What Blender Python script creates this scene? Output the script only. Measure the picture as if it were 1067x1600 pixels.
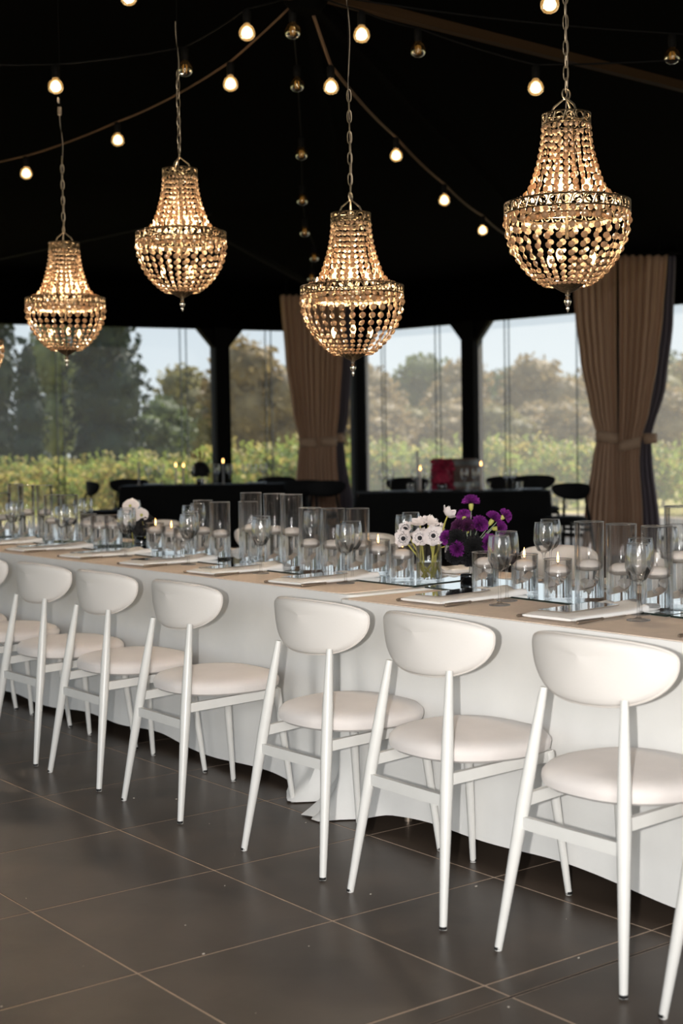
import bpy, bmesh, math, random
from mathutils import Vector, Matrix
random.seed(7)
PI = math.pi
for o in list(bpy.data.objects):
    bpy.data.objects.remove(o)
SC = bpy.context.scene
COL = SC.collection

# ------------------------------------------------------------------ camera
CP = Vector((-1.670627, -3.648977, 1.289519))
CR = Vector((0.7949526, -0.6064726, -0.0155348))
CU = Vector((0.0410313, 0.0281998, 0.9987598))
CF = Vector((0.6052824, 0.7946042, -0.0473018))
cam = bpy.data.objects.new('camera', bpy.data.cameras.new('camera'))
COL.objects.link(cam)
cam.matrix_world = Matrix(((CR.x, CU.x, -CF.x, CP.x), (CR.y, CU.y, -CF.y, CP.y), (CR.z, CU.z, -CF.z, CP.z), (0, 0, 0, 1)))
cam.data.sensor_fit = 'VERTICAL'
cam.data.sensor_height = 36
cam.data.lens = 50
cam.data.clip_end = 500
cam.data.dof.use_dof = True
cam.data.dof.focus_distance = 4.7
cam.data.dof.aperture_fstop = 3.2
SC.camera = cam

def at(px, py, d):
    """world point seen at photo pixel (px, py) at depth d in metres"""
    return CP + d * (CF + CR * ((px - 533.5) / 2222) - CU * ((py - 800) / 2222))

# ------------------------------------------------------------------ world, sun, lamps, exposure
W = bpy.data.worlds.new('sky')
SC.world = W
W.use_nodes = True
nt = W.node_tree
nt.nodes.clear()
wo = nt.nodes.new('ShaderNodeOutputWorld')
bg = nt.nodes.new('ShaderNodeBackground')
tc = nt.nodes.new('ShaderNodeTexCoord')
sx = nt.nodes.new('ShaderNodeSeparateXYZ')
rp = nt.nodes.new('ShaderNodeValToRGB')
rp.color_ramp.elements[0].position = 0.0
rp.color_ramp.elements[0].color = (.66, .72, .74, 1)
rp.color_ramp.elements[1].position = 0.6
rp.color_ramp.elements[1].color = (.34, .46, .60, 1)
e = rp.color_ramp.elements.new(.12)
e.color = (.54, .62, .68, 1)
nt.links.new(tc.outputs['Generated'], sx.inputs[0])
nt.links.new(sx.outputs['Z'], rp.inputs[0])
nt.links.new(rp.outputs[0], bg.inputs[0])
bg.inputs[1].default_value = 1.3
nt.links.new(bg.outputs[0], wo.inputs[0])

def lamp(name, kind, loc, energy, color=(1, 1, 1), target=None, **kw):
    d = bpy.data.lights.new(name, kind)
    d.energy = energy
    d.color = color
    for k, v in kw.items():
        setattr(d, k, v)
    o = bpy.data.objects.new(name, d)
    COL.objects.link(o)
    o.location = loc
    if target is not None:
        o.rotation_euler = (Vector(target) - Vector(loc)).to_track_quat('-Z', 'Y').to_euler()
    return o

lamp('sun', 'SUN', (20, 5, 30), 6.8, (1, .93, .82), (0, 0, 0), angle=.01)
# the photographer's flash, beside the lens
fl = CP - CR * .15 + CU * .0 - CF * .02
lamp('camera_flash', 'SPOT', fl, 470, (1, .98, .95), CP + CF * 5 + CU * .4 + CR * .35, shadow_soft_size=.02, spot_size=1.2, spot_blend=.9)
# added soft fill light behind the photographer, with no real source there
lamp('added_fill_light', 'AREA', (-5.6, -8.4, 3.1), 800, (1, .97, .94), (1.4, 2.2, .8), shape='RECTANGLE', size=6.0, size_y=2.4)

SC.view_settings.view_transform = 'Standard'
SC.view_settings.look = 'None'
SC.view_settings.gamma = 1
SC.view_settings.use_curve_mapping = False
SC.view_settings.exposure = 0.0
SC.cycles.max_bounces = 14
SC.cycles.transparent_max_bounces = 40
SC.cycles.transmission_bounces = 12
SC.cycles.glossy_bounces = 5
SC.cycles.diffuse_bounces = 3
SC.cycles.sample_clamp_indirect = 4
SC.cycles.caustics_reflective = False
SC.cycles.caustics_refractive = True

# ------------------------------------------------------------------ materials
def lin(r, g, b):
    return tuple(((c / 255 / 12.92) if c / 255 <= .04045 else ((c / 255 + .055) / 1.055) ** 2.4) for c in (r, g, b)) + (1,)

MATS = {}
def mat(name, col=(200, 200, 200), rough=.6, metal=0., noise=0., nscale=20., bump=0., bscale=60., spec=.5, emit=None, estr=0., sheen=0., transl=0., stretch=None, objvar=0.):
    if name in MATS:
        return MATS[name]
    m = bpy.data.materials.new(name)
    m.use_nodes = True
    t = m.node_tree
    b = t.nodes['Principled BSDF']
    out = t.nodes['Material Output']
    c = lin(*col) if len(col) == 3 else col
    b.inputs['Base Color'].default_value = c
    b.inputs['Roughness'].default_value = rough
    b.inputs['Metallic'].default_value = metal
    b.inputs['Specular IOR Level'].default_value = spec
    if sheen:
        b.inputs['Sheen Weight'].default_value = sheen
    tcn = t.nodes.new('ShaderNodeTexCoord')
    vec = tcn.outputs['Object']
    if stretch:
        mp = t.nodes.new('ShaderNodeMapping')
        mp.inputs['Scale'].default_value = stretch
        t.links.new(vec, mp.inputs[0])
        vec = mp.outputs[0]
    if noise or objvar:
        n = t.nodes.new('ShaderNodeTexNoise')
        n.inputs['Scale'].default_value = nscale
        n.inputs['Detail'].default_value = 4
        t.links.new(vec, n.inputs['Vector'])
        mr = t.nodes.new('ShaderNodeMapRange')
        mr.inputs[1].default_value = .3
        mr.inputs[2].default_value = .7
        mr.inputs[3].default_value = 1 - noise
        mr.inputs[4].default_value = 1 + noise
        t.links.new(n.outputs[0], mr.inputs[0])
        val = mr.outputs[0]
        if objvar:
            oi = t.nodes.new('ShaderNodeObjectInfo')
            m2 = t.nodes.new('ShaderNodeMapRange')
            m2.inputs[3].default_value = 1 - objvar
            m2.inputs[4].default_value = 1 + objvar
            t.links.new(oi.outputs['Random'], m2.inputs[0])
            mm = t.nodes.new('ShaderNodeMath')
            mm.operation = 'MULTIPLY'
            t.links.new(val, mm.inputs[0])
            t.links.new(m2.outputs[0], mm.inputs[1])
            val = mm.outputs[0]
        mx = t.nodes.new('ShaderNodeVectorMath')
        mx.operation = 'SCALE'
        mx.inputs[0].default_value = c[:3]
        t.links.new(val, mx.inputs['Scale'])
        t.links.new(mx.outputs[0], b.inputs['Base Color'])
    if bump:
        n2 = t.nodes.new('ShaderNodeTexNoise')
        n2.inputs['Scale'].default_value = bscale
        n2.inputs['Detail'].default_value = 3
        t.links.new(vec, n2.inputs['Vector'])
        bp = t.nodes.new('ShaderNodeBump')
        bp.inputs['Strength'].default_value = bump
        bp.inputs['Distance'].default_value = .01
        t.links.new(n2.outputs[0], bp.inputs['Height'])
        t.links.new(bp.outputs[0], b.inputs['Normal'])
    if emit:
        b.inputs['Emission Color'].default_value = lin(*emit)
        b.inputs['Emission Strength'].default_value = estr
    if transl:
        tr = t.nodes.new('ShaderNodeBsdfTranslucent')
        tr.inputs[0].default_value = c
        ms = t.nodes.new('ShaderNodeMixShader')
        ms.inputs[0].default_value = transl
        t.links.new(b.outputs[0], ms.inputs[1])
        t.links.new(tr.outputs[0], ms.inputs[2])
        t.links.new(ms.outputs[0], out.inputs[0])
    MATS[name] = m
    return m

def emat(name, col, s):
    m = bpy.data.materials.new(name)
    m.use_nodes = True
    t = m.node_tree
    t.nodes.clear()
    o = t.nodes.new('ShaderNodeOutputMaterial')
    em = t.nodes.new('ShaderNodeEmission')
    em.inputs[0].default_value = lin(*col)
    em.inputs[1].default_value = s
    t.links.new(em.outputs[0], o.inputs[0])
    MATS[name] = m
    return m

def thin_glass(name, tint=(1, 1, 1, 1), ior=1.5, boost=1.0, haze=0., hcol=(.8, .8, .8, 1)):
    m = bpy.data.materials.new(name)
    m.use_nodes = True
    t = m.node_tree
    t.nodes.clear()
    o = t.nodes.new('ShaderNodeOutputMaterial')
    tr = t.nodes.new('ShaderNodeBsdfTransparent')
    tr.inputs[0].default_value = tint
    gl = t.nodes.new('ShaderNodeBsdfGlossy')
    gl.inputs['Roughness'].default_value = .02
    fr = t.nodes.new('ShaderNodeFresnel')
    fr.inputs[0].default_value = ior
    mu = t.nodes.new('ShaderNodeMath')
    mu.operation = 'MULTIPLY'
    mu.use_clamp = True
    mu.inputs[1].default_value = boost
    ms = t.nodes.new('ShaderNodeMixShader')
    t.links.new(fr.outputs[0], mu.inputs[0])
    t.links.new(mu.outputs[0], ms.inputs[0])
    t.links.new(tr.outputs[0], ms.inputs[1])
    t.links.new(gl.outputs[0], ms.inputs[2])
    last = ms
    if haze:
        df = t.nodes.new('ShaderNodeBsdfTranslucent')
        df.inputs[0].default_value = hcol
        m2 = t.nodes.new('ShaderNodeMixShader')
        m2.inputs[0].default_value = haze
        t.links.new(ms.outputs[0], m2.inputs[1])
        t.links.new(df.outputs[0], m2.inputs[2])
        last = m2
    t.links.new(last.outputs[0], o.inputs[0])
    MATS[name] = m
    return m

def wall_glass(name, col, boost, refr):
    """thin clear wall: mostly straight-through light and Fresnel gloss, partly refracting"""
    m = thin_glass(name, col, 1.47, boost)
    t = m.node_tree
    o = [n for n in t.nodes if n.type == 'OUTPUT_MATERIAL'][0]
    src = o.inputs[0].links[0].from_socket
    [n for n in t.nodes if n.type == 'BSDF_GLOSSY'][0].inputs['Roughness'].default_value = .07
    g = t.nodes.new('ShaderNodeBsdfGlass')
    g.inputs['IOR'].default_value = 1.47
    g.inputs['Roughness'].default_value = 0
    ms = t.nodes.new('ShaderNodeMixShader')
    ms.inputs[0].default_value = refr
    t.links.new(src, ms.inputs[1])
    t.links.new(g.outputs[0], ms.inputs[2])
    t.links.new(ms.outputs[0], o.inputs[0])
    return m

def full_glass(name, col=(1, 1, 1, 1), ior=1.33, rough=0.):
    m = bpy.data.materials.new(name)
    m.use_nodes = True
    t = m.node_tree
    t.nodes.clear()
    o = t.nodes.new('ShaderNodeOutputMaterial')
    g = t.nodes.new('ShaderNodeBsdfGlass')
    g.inputs['Color'].default_value = col
    g.inputs['IOR'].default_value = ior
    g.inputs['Roughness'].default_value = rough
    t.links.new(g.outputs[0], o.inputs[0])
    MATS[name] = m
    return m

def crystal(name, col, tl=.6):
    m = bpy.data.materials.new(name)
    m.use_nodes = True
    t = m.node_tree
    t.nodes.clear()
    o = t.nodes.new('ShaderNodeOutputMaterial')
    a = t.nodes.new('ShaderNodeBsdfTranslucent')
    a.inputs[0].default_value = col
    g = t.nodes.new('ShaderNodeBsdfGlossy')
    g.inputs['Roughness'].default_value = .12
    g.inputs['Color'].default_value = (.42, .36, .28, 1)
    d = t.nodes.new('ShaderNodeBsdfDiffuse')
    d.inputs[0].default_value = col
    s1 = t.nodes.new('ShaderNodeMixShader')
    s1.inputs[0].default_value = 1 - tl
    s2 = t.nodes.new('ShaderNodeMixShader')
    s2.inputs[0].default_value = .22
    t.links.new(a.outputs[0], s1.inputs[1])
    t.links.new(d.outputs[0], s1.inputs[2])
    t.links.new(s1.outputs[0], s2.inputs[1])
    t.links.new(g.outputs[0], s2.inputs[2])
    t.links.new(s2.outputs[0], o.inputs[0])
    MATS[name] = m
    return m

M_tile = mat('dark_tile', (76, 65, 56), .34, noise=.25, nscale=3.5, bump=.06, bscale=8, objvar=.10, spec=.26)
M_grout = mat('grout', (196, 172, 150), .8, noise=.15)
M_joint = mat('dark_joint', (36, 30, 27), .7)
M_black = mat('black_canvas', (3.5, 3.2, 3), .95, spec=.02)
M_post = mat('black_timber', (4.5, 4, 3.6), .7, spec=.08)
M_beam = mat('dark_brown_beam', (44, 30, 17), .6, spec=.1)
M_white_metal = mat('white_paint', (224, 222, 217), .32, noise=.02)
M_upholstery = mat('white_leatherette', (224, 218, 212), .55, bump=.05, bscale=150, noise=.015, nscale=4)
M_seat = mat('cream_velvet', (226, 218, 213), .8, bump=.08, bscale=120, noise=.04, nscale=9, sheen=.2)
M_piping = mat('taupe_piping', (214, 206, 199), .7)
M_rubber = mat('black_rubber', (20, 19, 18), .6)
M_cloth = mat('white_linen', (234, 232, 228), .85, bump=.12, bscale=30, noise=.03, nscale=6)
M_beige = mat('beige_linen', (238, 219, 202), .85, bump=.1, bscale=300, noise=.04, nscale=40)
M_napkin = mat('white_napkin', (247, 244, 240), .8, bump=.1, bscale=60)
M_mirror = mat('mirror', (.86, .92, .92, 1), .015, 1.)
M_mirror_edge = mat('mirror_edge', (26, 40, 36), .2)
M_card = mat('mirrored_acrylic', (.80, .74, .68, 1), .06, 1.)
M_steel = mat('dark_steel', (168, 152, 136), .42, .85)
M_silver = mat('tarnished_silver', (104, 90, 70), .42, 1., noise=.35, nscale=90, bump=.4, bscale=120)
M_wax = mat('white_wax', (238, 228, 220), .5, transl=.25)
M_wick = mat('wick', (60, 50, 40), .9)
M_flame = emat('flame', (255, 190, 110), 9)
M_glow = emat('bulb_glow', (255, 214, 160), 7)
M_candlebulb = emat('chandelier_bulb_glow', (255, 205, 140), 7)
M_filament = emat('dim_filament', (225, 160, 70), .6)
M_glass = wall_glass('clear_glass', (1, 1, 1, 1), .6, .05)
M_vase = wall_glass('vase_glass', (1, 1, 1, 1), .5, .06)
M_rim = thin_glass('glass_rim_highlight', (1, 1, 1, 1), 1.5, 1., .38, (1, 1, 1, 1))  # white haze in the rims stands in for bright highlights on the glass
M_bulbglass = thin_glass('bulb_glass', (.97, .90, .78, 1), 1.5, 3.0, .07, (1, .8, .5, 1))
M_frost = thin_glass('lit_bulb_glass', (1, .95, .86, 1), 1.4, .8, .15, (1, .8, .5, 1))
M_vinyl = thin_glass('clear_vinyl', (.95, .955, .96, 1), 1.3, .6, .13, (.95, .94, .92, 1))  # heavier haze puts the sunlit milkiness of the right wall into the vinyl
M_vinyl_less_sunlit = thin_glass('less_sunlit_vinyl', (.95, .955, .96, 1), 1.3, .6, .045, (.95, .94, .92, 1))  # same vinyl with less sunlit haze mixed in, for the back wall
M_seam = thin_glass('vinyl_seam', (.55, .57, .58, 1), 1.3, .5)
M_water = full_glass('water', (1, 1, 1, 1), 1.33)
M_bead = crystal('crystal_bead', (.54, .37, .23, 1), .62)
M_cable = mat('black_cable', (8, 7, 6), .8, spec=.1)
M_strap = mat('brown_strap', (70, 48, 26), .7)
M_cord = mat('grey_cord', (122, 108, 92), .6)
M_chain = mat('antique_chain', (150, 134, 112), .4, .8)
M_tag = mat('paper_tag', (205, 195, 185), .7)
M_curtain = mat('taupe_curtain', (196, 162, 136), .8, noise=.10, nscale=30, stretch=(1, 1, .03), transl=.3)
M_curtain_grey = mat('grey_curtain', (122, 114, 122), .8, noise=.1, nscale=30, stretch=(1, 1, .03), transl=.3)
M_tie = mat('taupe_tieback', (160, 132, 110), .8)
M_blackcloth = mat('black_tablecloth', (13, 13, 13), .85, spec=.15)
M_blackchair = mat('black_velvet', (12, 12, 13), .7, spec=.2)
M_petal = mat('white_petal', (238, 228, 226), .6, transl=.2, noise=.03)
M_anther = mat('black_anther', (14, 14, 22), .7)
M_purple = mat('purple_petal', (116, 28, 120), .7, noise=.4, nscale=60, transl=.15)
M_plum = mat('plum_petal', (74, 22, 66), .7, noise=.4, nscale=60, transl=.1)
M_darkflower = mat('black_petal', (15, 13, 15), .85, noise=.3, nscale=60)
M_calyx = mat('pale_green_calyx', (186, 184, 96), .6)
M_stem = mat('flower_stem', (172, 164, 78), .55, transl=.15, noise=.15)
M_red = mat('red_petal', (150, 26, 60), .7, noise=.35, nscale=30)
M_barrel = mat('barrel_oak', (92, 74, 64), .7, noise=.25, nscale=12)
M_hoop = mat('barrel_hoop', (96, 96, 94), .5, .7)
M_grey_wax = mat('grey_wax', (150, 150, 152), .5)
M_plate = mat('pale_plate', (196, 206, 216), .25)
M_bark = mat('bark', (58, 46, 38), .9, noise=.3)
M_soil = mat('dry_grass', (152, 142, 84), .95, noise=.4, nscale=1.2)
def leaf(name, c, tl=.4):
    return mat(name, c, .6, noise=.6, nscale=1.1, transl=tl)
M_cyp = leaf('cypress_leaf', (40, 54, 38), .2)
M_cyp2 = leaf('grey_green_leaf', (128, 136, 92), .4)
M_tree1 = leaf('olive_leaf', (134, 126, 80), .4)
M_tree2 = leaf('tan_leaf', (156, 136, 96), .4)
M_tree3 = leaf('mid_green_leaf', (98, 110, 70), .4)
M_vine = leaf('vine_leaf', (150, 164, 82), .5)
M_vine2 = leaf('yellowing_vine_leaf', (190, 174, 98), .5)

# ------------------------------------------------------------------ mesh helpers
class MB:
    def __init__(s):
        s.v = []
        s.f = []
    def add(s, vs, fs):
        o = len(s.v)
        s.v += [tuple(p) for p in vs]
        s.f += [tuple(i + o for i in f) for f in fs]
        return s
    def box(s, a, b, mtx=None):
        x0, y0, z0 = a
        x1, y1, z1 = b
        vs = [Vector(p) for p in ((x0, y0, z0), (x1, y0, z0), (x1, y1, z0), (x0, y1, z0), (x0, y0, z1), (x1, y0, z1), (x1, y1, z1), (x0, y1, z1))]
        if mtx:
            vs = [mtx @ p for p in vs]
        return s.add(vs, [(0, 3, 2, 1), (4, 5, 6, 7), (0, 1, 5, 4), (1, 2, 6, 5), (2, 3, 7, 6), (3, 0, 4, 7)])
    def tube(s, pts, rad, n=10, caps=True):
        pts = [Vector(p) for p in pts]
        if not hasattr(rad, '__len__'):
            rad = [rad] * len(pts)
        vs, fs = [], []
        prev = None
        for i, p in enumerate(pts):
            d = (pts[min(i + 1, len(pts) - 1)] - pts[max(i - 1, 0)])
            if d.length < 1e-9:
                d = Vector((0, 0, 1))
            d.normalize()
            if prev is None:
                a = d.orthogonal().normalized()
            else:
                a = (prev - d * prev.dot(d))
                a = a.normalized() if a.length > 1e-6 else d.orthogonal().normalized()
            prev = a
            b = d.cross(a)
            for k in range(n):
                t = 2 * PI * k / n
                vs.append(p + (a * math.cos(t) + b * math.sin(t)) * rad[i])
        m = len(pts)
        for i in range(m - 1):
            for k in range(n):
                k2 = (k + 1) % n
                fs.append((i * n + k, i * n + k2, (i + 1) * n + k2, (i + 1) * n + k))
        if caps:
            fs.append(tuple(range(n - 1, -1, -1)))
            fs.append(tuple((m - 1) * n + k for k in range(n)))
        return s.add(vs, fs)
    def lathe(s, prof, n=24, c=(0, 0, 0), close=False):
        vs, fs = [], []
        for r, z in prof:
            for k in range(n):
                t = 2 * PI * k / n
                vs.append((c[0] + max(r, 1e-5) * math.cos(t), c[1] + max(r, 1e-5) * math.sin(t), c[2] + z))
        m = len(prof)
        for i in range(m if close else m - 1):
            j = (i + 1) % m
            for k in range(n):
                k2 = (k + 1) % n
                fs.append((i * n + k, i * n + k2, j * n + k2, j * n + k))
        return s.add(vs, fs)
    def grid(s, fn, nu, nv, closeu=False):
        vs = [fn(i / (nu if closeu else nu - 1), j / (nv - 1)) for j in range(nv) for i in range(nu)]
        fs = []
        for j in range(nv - 1):
            for i in range(nu if closeu else nu - 1):
                i2 = (i + 1) % nu
                fs.append((j * nu + i, j * nu + i2, (j + 1) * nu + i2, (j + 1) * nu + i))
        return s.add(vs, fs)
    def mesh(s, name, m, smooth=True):
        me = bpy.data.meshes.new(name)
        me.from_pydata(s.v, [], s.f)
        if m:
            me.materials.append(m)
        if smooth:
            me.polygons.foreach_set('use_smooth', [True] * len(me.polygons))
            try:
                me.set_sharp_from_angle(angle=.75)
            except Exception:
                pass
        me.update()
        return me
    def build(s, name, m, parent=None, smooth=True, loc=None):
        return link(name, s.mesh(name, m, smooth), parent, loc)

def link(name, me, parent=None, loc=None, rot=None):
    o = bpy.data.objects.new(name, me)
    COL.objects.link(o)
    if parent is not None:
        o.parent = parent
    if loc is not None:
        o.location = loc
    if rot is not None:
        o.rotation_euler = rot
    return o

def tag(o, label, cat, group=None, kind=None):
    if label:
        o['label'] = label
    if cat:
        o['category'] = cat
    if group:
        o['group'] = group
    if kind:
        o['kind'] = kind
    return o

def thing(name, loc, label, cat, group=None, rz=0.):
    o = bpy.data.objects.new(name, None)
    o.empty_display_size = .05
    COL.objects.link(o)
    o.location = loc
    o.rotation_euler = (0, 0, rz)
    return tag(o, label, cat, group)

def struct(o):
    o['kind'] = 'structure'
    return o

KIDS = {}
def children(o):
    return [c for c in o.children]

def dup(src, loc, rz=0., label=None, group=None, parent=None):
    c = src.copy()
    COL.objects.link(c)
    if parent is not None:
        c.parent = parent
    else:
        c.location = loc
        c.rotation_euler = (0, 0, rz)
    if label:
        c['label'] = label
    if group:
        c['group'] = group
    for ch in src.children:
        if ch.parent == src:
            dup(ch, None, parent=c)
    return c

ORD = ['first', 'second', 'third', 'fourth', 'fifth', 'sixth', 'seventh', 'eighth', 'ninth', 'tenth', 'eleventh', 'twelfth']

# ------------------------------------------------------------------ floor
floor = struct(MB().box((-7, -13, -.12), (17, 19, -.0009)).build('floor', M_grout, None, False))
def tile_mesh(w, h):
    g = .0022
    mb = MB()
    b = .0015
    x0, x1, y0, y1 = -w / 2 + g, w / 2 - g, -h / 2 + g, h / 2 - g
    vs = [(x0, y0, -.004), (x1, y0, -.004), (x1, y1, -.004), (x0, y1, -.004), (x0, y0, -b), (x1, y0, -b), (x1, y1, -b), (x0, y1, -b),
          (x0 + b, y0 + b, 0), (x1 - b, y0 + b, 0), (x1 - b, y1 - b, 0), (x0 + b, y1 - b, 0)]
    fs = []
    for k in range(4):
        k2 = (k + 1) % 4
        fs += [(k, k2, 4 + k2, 4 + k), (4 + k, 4 + k2, 8 + k2, 8 + k)]
    fs.append((8, 9, 10, 11))
    return mb.add(vs, fs)
T_full = tile_mesh(.6, .6).mesh('floor_tile', M_tile, False)
T_strip = tile_mesh(.6, .087).mesh('floor_tile_strip', M_tile, False)
T_rest = tile_mesh(.6, .507).mesh('floor_tile_cut', M_tile, False)
rest = MB()
def inview(x, y):
    d = Vector((x, y, 0)) - CP
    z = d.dot(CF)
    if z < .8:
        return False
    u = 533.5 + 2222 * d.dot(CR) / z
    v = 800 - 2222 * d.dot(CU) / z
    return -140 < u < 1200 and v < 1800
cand = []
for i in range(-11, 28):
    for j in range(-21, 31):
        x, y = i * .6 + .3, j * .6 + .3
        d = (Vector((x, y, 0)) - CP).length
        cand.append((d if inview(x, y) else d + 100, x, y, j))
cand.sort()
for n, (d, x, y, j) in enumerate(cand):
    if n < 270:
        if j == -3:
            link('floor_tile', T_strip, floor, (x, -1.2435, 0))
            link('floor_tile', T_rest, floor, (x, -1.5465, 0))
        else:
            link('floor_tile', T_full, floor, (x, y, 0))
    else:
        rest.box((x - .298, y - .298, -.004), (x + .298, y + .298, 0))
r_ = rest.build('distant_floor_tiles', M_tile, floor, False)
r_['kind'] = 'stuff'
MB().box((-7, -1.2935, -.0025), (17, -1.2865, -.0004)).build('expansion_joint', M_joint, floor, False)
crumbs = MB()
for k in range(70):
    x, y = random.uniform(-1.2, 1.2), random.uniform(-2.6, 1.8)
    s = random.uniform(.001, .0035)
    crumbs.box((x, y, 0), (x + s * random.uniform(.7, 2.2), y + s, s * .7))
tag(crumbs.build('floor_crumbs', mat('crumb', (196, 186, 172), .8), None, False), 'pale crumbs and specks scattered over the dark tiles', 'crumbs', kind='stuff')

# ------------------------------------------------------------------ marquee: posts, headers, roof, vinyl windows
K = Vector((11.85, 13.6, 0))
WR = Vector((.157, -.987, 0)).normalized()
WL = Vector((-.985, .174, 0)).normalized()
EAVE, HEAD, APEX = 3.62, 3.0, 4.05
HUB = Vector((2.53, 2.09, APEX))
FR, BL, FL = K + WR * 24, K + WL * 17.5, Vector((-6.5, -12, 0))
roof = MB()
cor = [K, FR, FL, BL]
vs = [Vector((c.x, c.y, EAVE)) for c in cor] + [HUB] + [Vector((c.x, c.y, EAVE + .05)) for c in cor] + [HUB + Vector((0, 0, .05))]
roof.add(vs, [(0, 1, 4), (1, 2, 4), (2, 3, 4), (3, 0, 4), (5, 9, 6), (6, 9, 7), (7, 9, 8), (8, 9, 5), (0, 5, 6, 1), (1, 6, 7, 2), (2, 7, 8, 3), (3, 8, 5, 0)])
struct(roof.build('ceiling', M_black, None, False))

def wallbox(a, d, t0, t1, z0, z1, th=.16, off=0.):
    n = Vector((-d.y, d.x, 0))
    p, q = a + d * t0 + n * off, a + d * t1 + n * off
    return MB().add([p - n * th / 2 + Vector((0, 0, z0)), q - n * th / 2 + Vector((0, 0, z0)), q + n * th / 2 + Vector((0, 0, z0)), p + n * th / 2 + Vector((0, 0, z0)),
                     p - n * th / 2 + Vector((0, 0, z1)), q - n * th / 2 + Vector((0, 0, z1)), q + n * th / 2 + Vector((0, 0, z1)), p + n * th / 2 + Vector((0, 0, z1))],
                    [(0, 3, 2, 1), (4, 5, 6, 7), (0, 1, 5, 4), (1, 2, 6, 5), (2, 3, 7, 6), (3, 0, 4, 7)])
struct(wallbox(K, WL, 0, 17.5, HEAD, EAVE).build('wall_back', M_black, None, False))
struct(wallbox(K, WR, 0, 24, HEAD, EAVE).build('wall_right', M_black, None, False))
struct(wallbox(BL, (FL - BL).normalized(), 0, (FL - BL).length, HEAD, EAVE).build('wall_left', M_black, None, False))
struct(wallbox(FL, (FR - FL).normalized(), 0, (FR - FL).length, HEAD, EAVE).build('wall_front', M_black, None, False))

ntrim = [0]
def post(p, dirs):
    ntrim[0] += 1
    mb = MB()
    d = dirs[0]
    n = Vector((-d.y, d.x, 0))
    h = .11
    c = [p + d * sx_ * h + n * sy * h for sx_, sy in ((-1, -1), (1, -1), (1, 1), (-1, 1))]
    mb.add([Vector((q.x, q.y, 0)) for q in c] + [Vector((q.x, q.y, HEAD + .02)) for q in c], [(0, 3, 2, 1), (4, 5, 6, 7), (0, 1, 5, 4), (1, 2, 6, 5), (2, 3, 7, 6), (3, 0, 4, 7)])
    for dd in dirs:                                                  # knee braces
        nn = Vector((-dd.y, dd.x, 0)) * .07
        a = p + dd * .09
        tri = [a + Vector((0, 0, HEAD - .30)), a + dd * .27 + Vector((0, 0, HEAD + .01)), a + Vector((0, 0, HEAD + .01))]
        mb.add([q - nn for q in tri] + [q + nn for q in tri], [(0, 1, 2), (3, 5, 4), (0, 3, 4, 1), (1, 4, 5, 2), (2, 5, 3, 0)])
    struct(mb.build('trim_%d' % ntrim[0], M_post, None, False))
LT = [0, 2.3, 7.0, 11.6, 17.4]
RT = [0, 2.2, 4.6, 9.0, 13.5, 18.5, 23.9]
post(K, [WL, WR])
for t in LT[1:]:
    post(K + WL * t, [WL, -WL])
for t in RT[1:]:
    post(K + WR * t, [WR, -WR])

nwin = [0]
def window(a, d, t0, t1, seams):
    nwin[0] += 1
    wdw = struct(wallbox(a, d, t0 + .10, t1 - .10, 0, .05, .08).build('window_%d' % nwin[0], M_post, None, False))   # the weighted bottom bar
    n = Vector((-d.y, d.x, 0))
    L = t1 - t0
    def pf(u, v):
        p = a + d * (t0 + .10 + (L - .20) * u) + n * (.012 * math.sin(u * 23) * (1 - v))
        return (p.x, p.y, .04 + (HEAD - .03) * v)
    MB().grid(pf, 20, 3).build('vinyl_pane', M_vinyl_less_sunlit if d == WL else M_vinyl, wdw)
    for s in seams:
        p = a + d * (t0 + L * s) - n * .02
        MB().box((-.012, -.004, .05), (.012, .004, HEAD - .01), Matrix.Translation(p) @ Matrix.Rotation(math.atan2(d.y, d.x), 4, 'Z')).build('seam', M_seam, wdw, False)
window(K, WL, 0, 2.3, (.3, .64, .68))
window(K, WL, 2.3, 7.0, (.11, .13, .5, .52, .84))
window(K, WL, 7.0, 11.6, (.3, .7))
window(K, WR, 0, 2.2, (.22, .25, .7, .74))
window(K, WR, 2.2, 4.6, (.25, .28, .75))
window(K, WR, 4.6, 9.0, (.12, .3, .5, .8))
window(K, WR, 9.0, 13.5, (.3, .7))

# roof beams that catch the bulb light
def beam(a, b, w=.05, h=.09, m=M_beam):
    ntrim[0] += 1
    a, b = Vector(a), Vector(b)
    d = (b - a).normalized()
    s = d.cross(Vector((0, 0, 1))).normalized() * w / 2
    t = s.cross(d).normalized() * h / 2
    mb = MB().add([a - s - t, a + s - t, a + s + t, a - s + t, b - s - t, b + s - t, b + s + t, b - s + t], [(0, 3, 2, 1), (4, 5, 6, 7), (0, 1, 5, 4), (1, 2, 6, 5), (2, 3, 7, 6), (3, 0, 4, 7)])
    return struct(mb.build('trim_%d' % ntrim[0], m, None, False))
hb = Vector((2.53, 2.09, 3.52))
def toward(p, z, ext):
    p = Vector(p)
    q = hb + (p - hb) * ext
    return (q.x, q.y, z)
beam(hb, toward(at(1067, 138, 8.5), 3.28, 1.9), .05, .05)
beam(hb, at(215, -45, 6.0))
beam(hb, toward(at(820, -12, 6.6), 3.5, 2.5), .04, .04)
beam(hb, (K.x - .2, K.y - .3, 3.3), m=M_black)
beam(hb, toward(at(803, 380, 12.5), 3.25, 1.6), m=M_black)
beam(at(-60, 414, 15.2), at(330, 330, 14.0), .05, .06, M_post)
beam(at(340, 365, 15.5), at(530, 470, 18.0), .05, .06, M_post)
ntrim[0] += 1
struct(MB().lathe([(.0, .16), (.09, .16), (.11, .05), (.11, -.05), (.07, -.1), (0, -.1)], 16, (hb.x, hb.y, hb.z)).build('trim_%d' % ntrim[0], M_black))
ntrim[0] += 1
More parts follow.
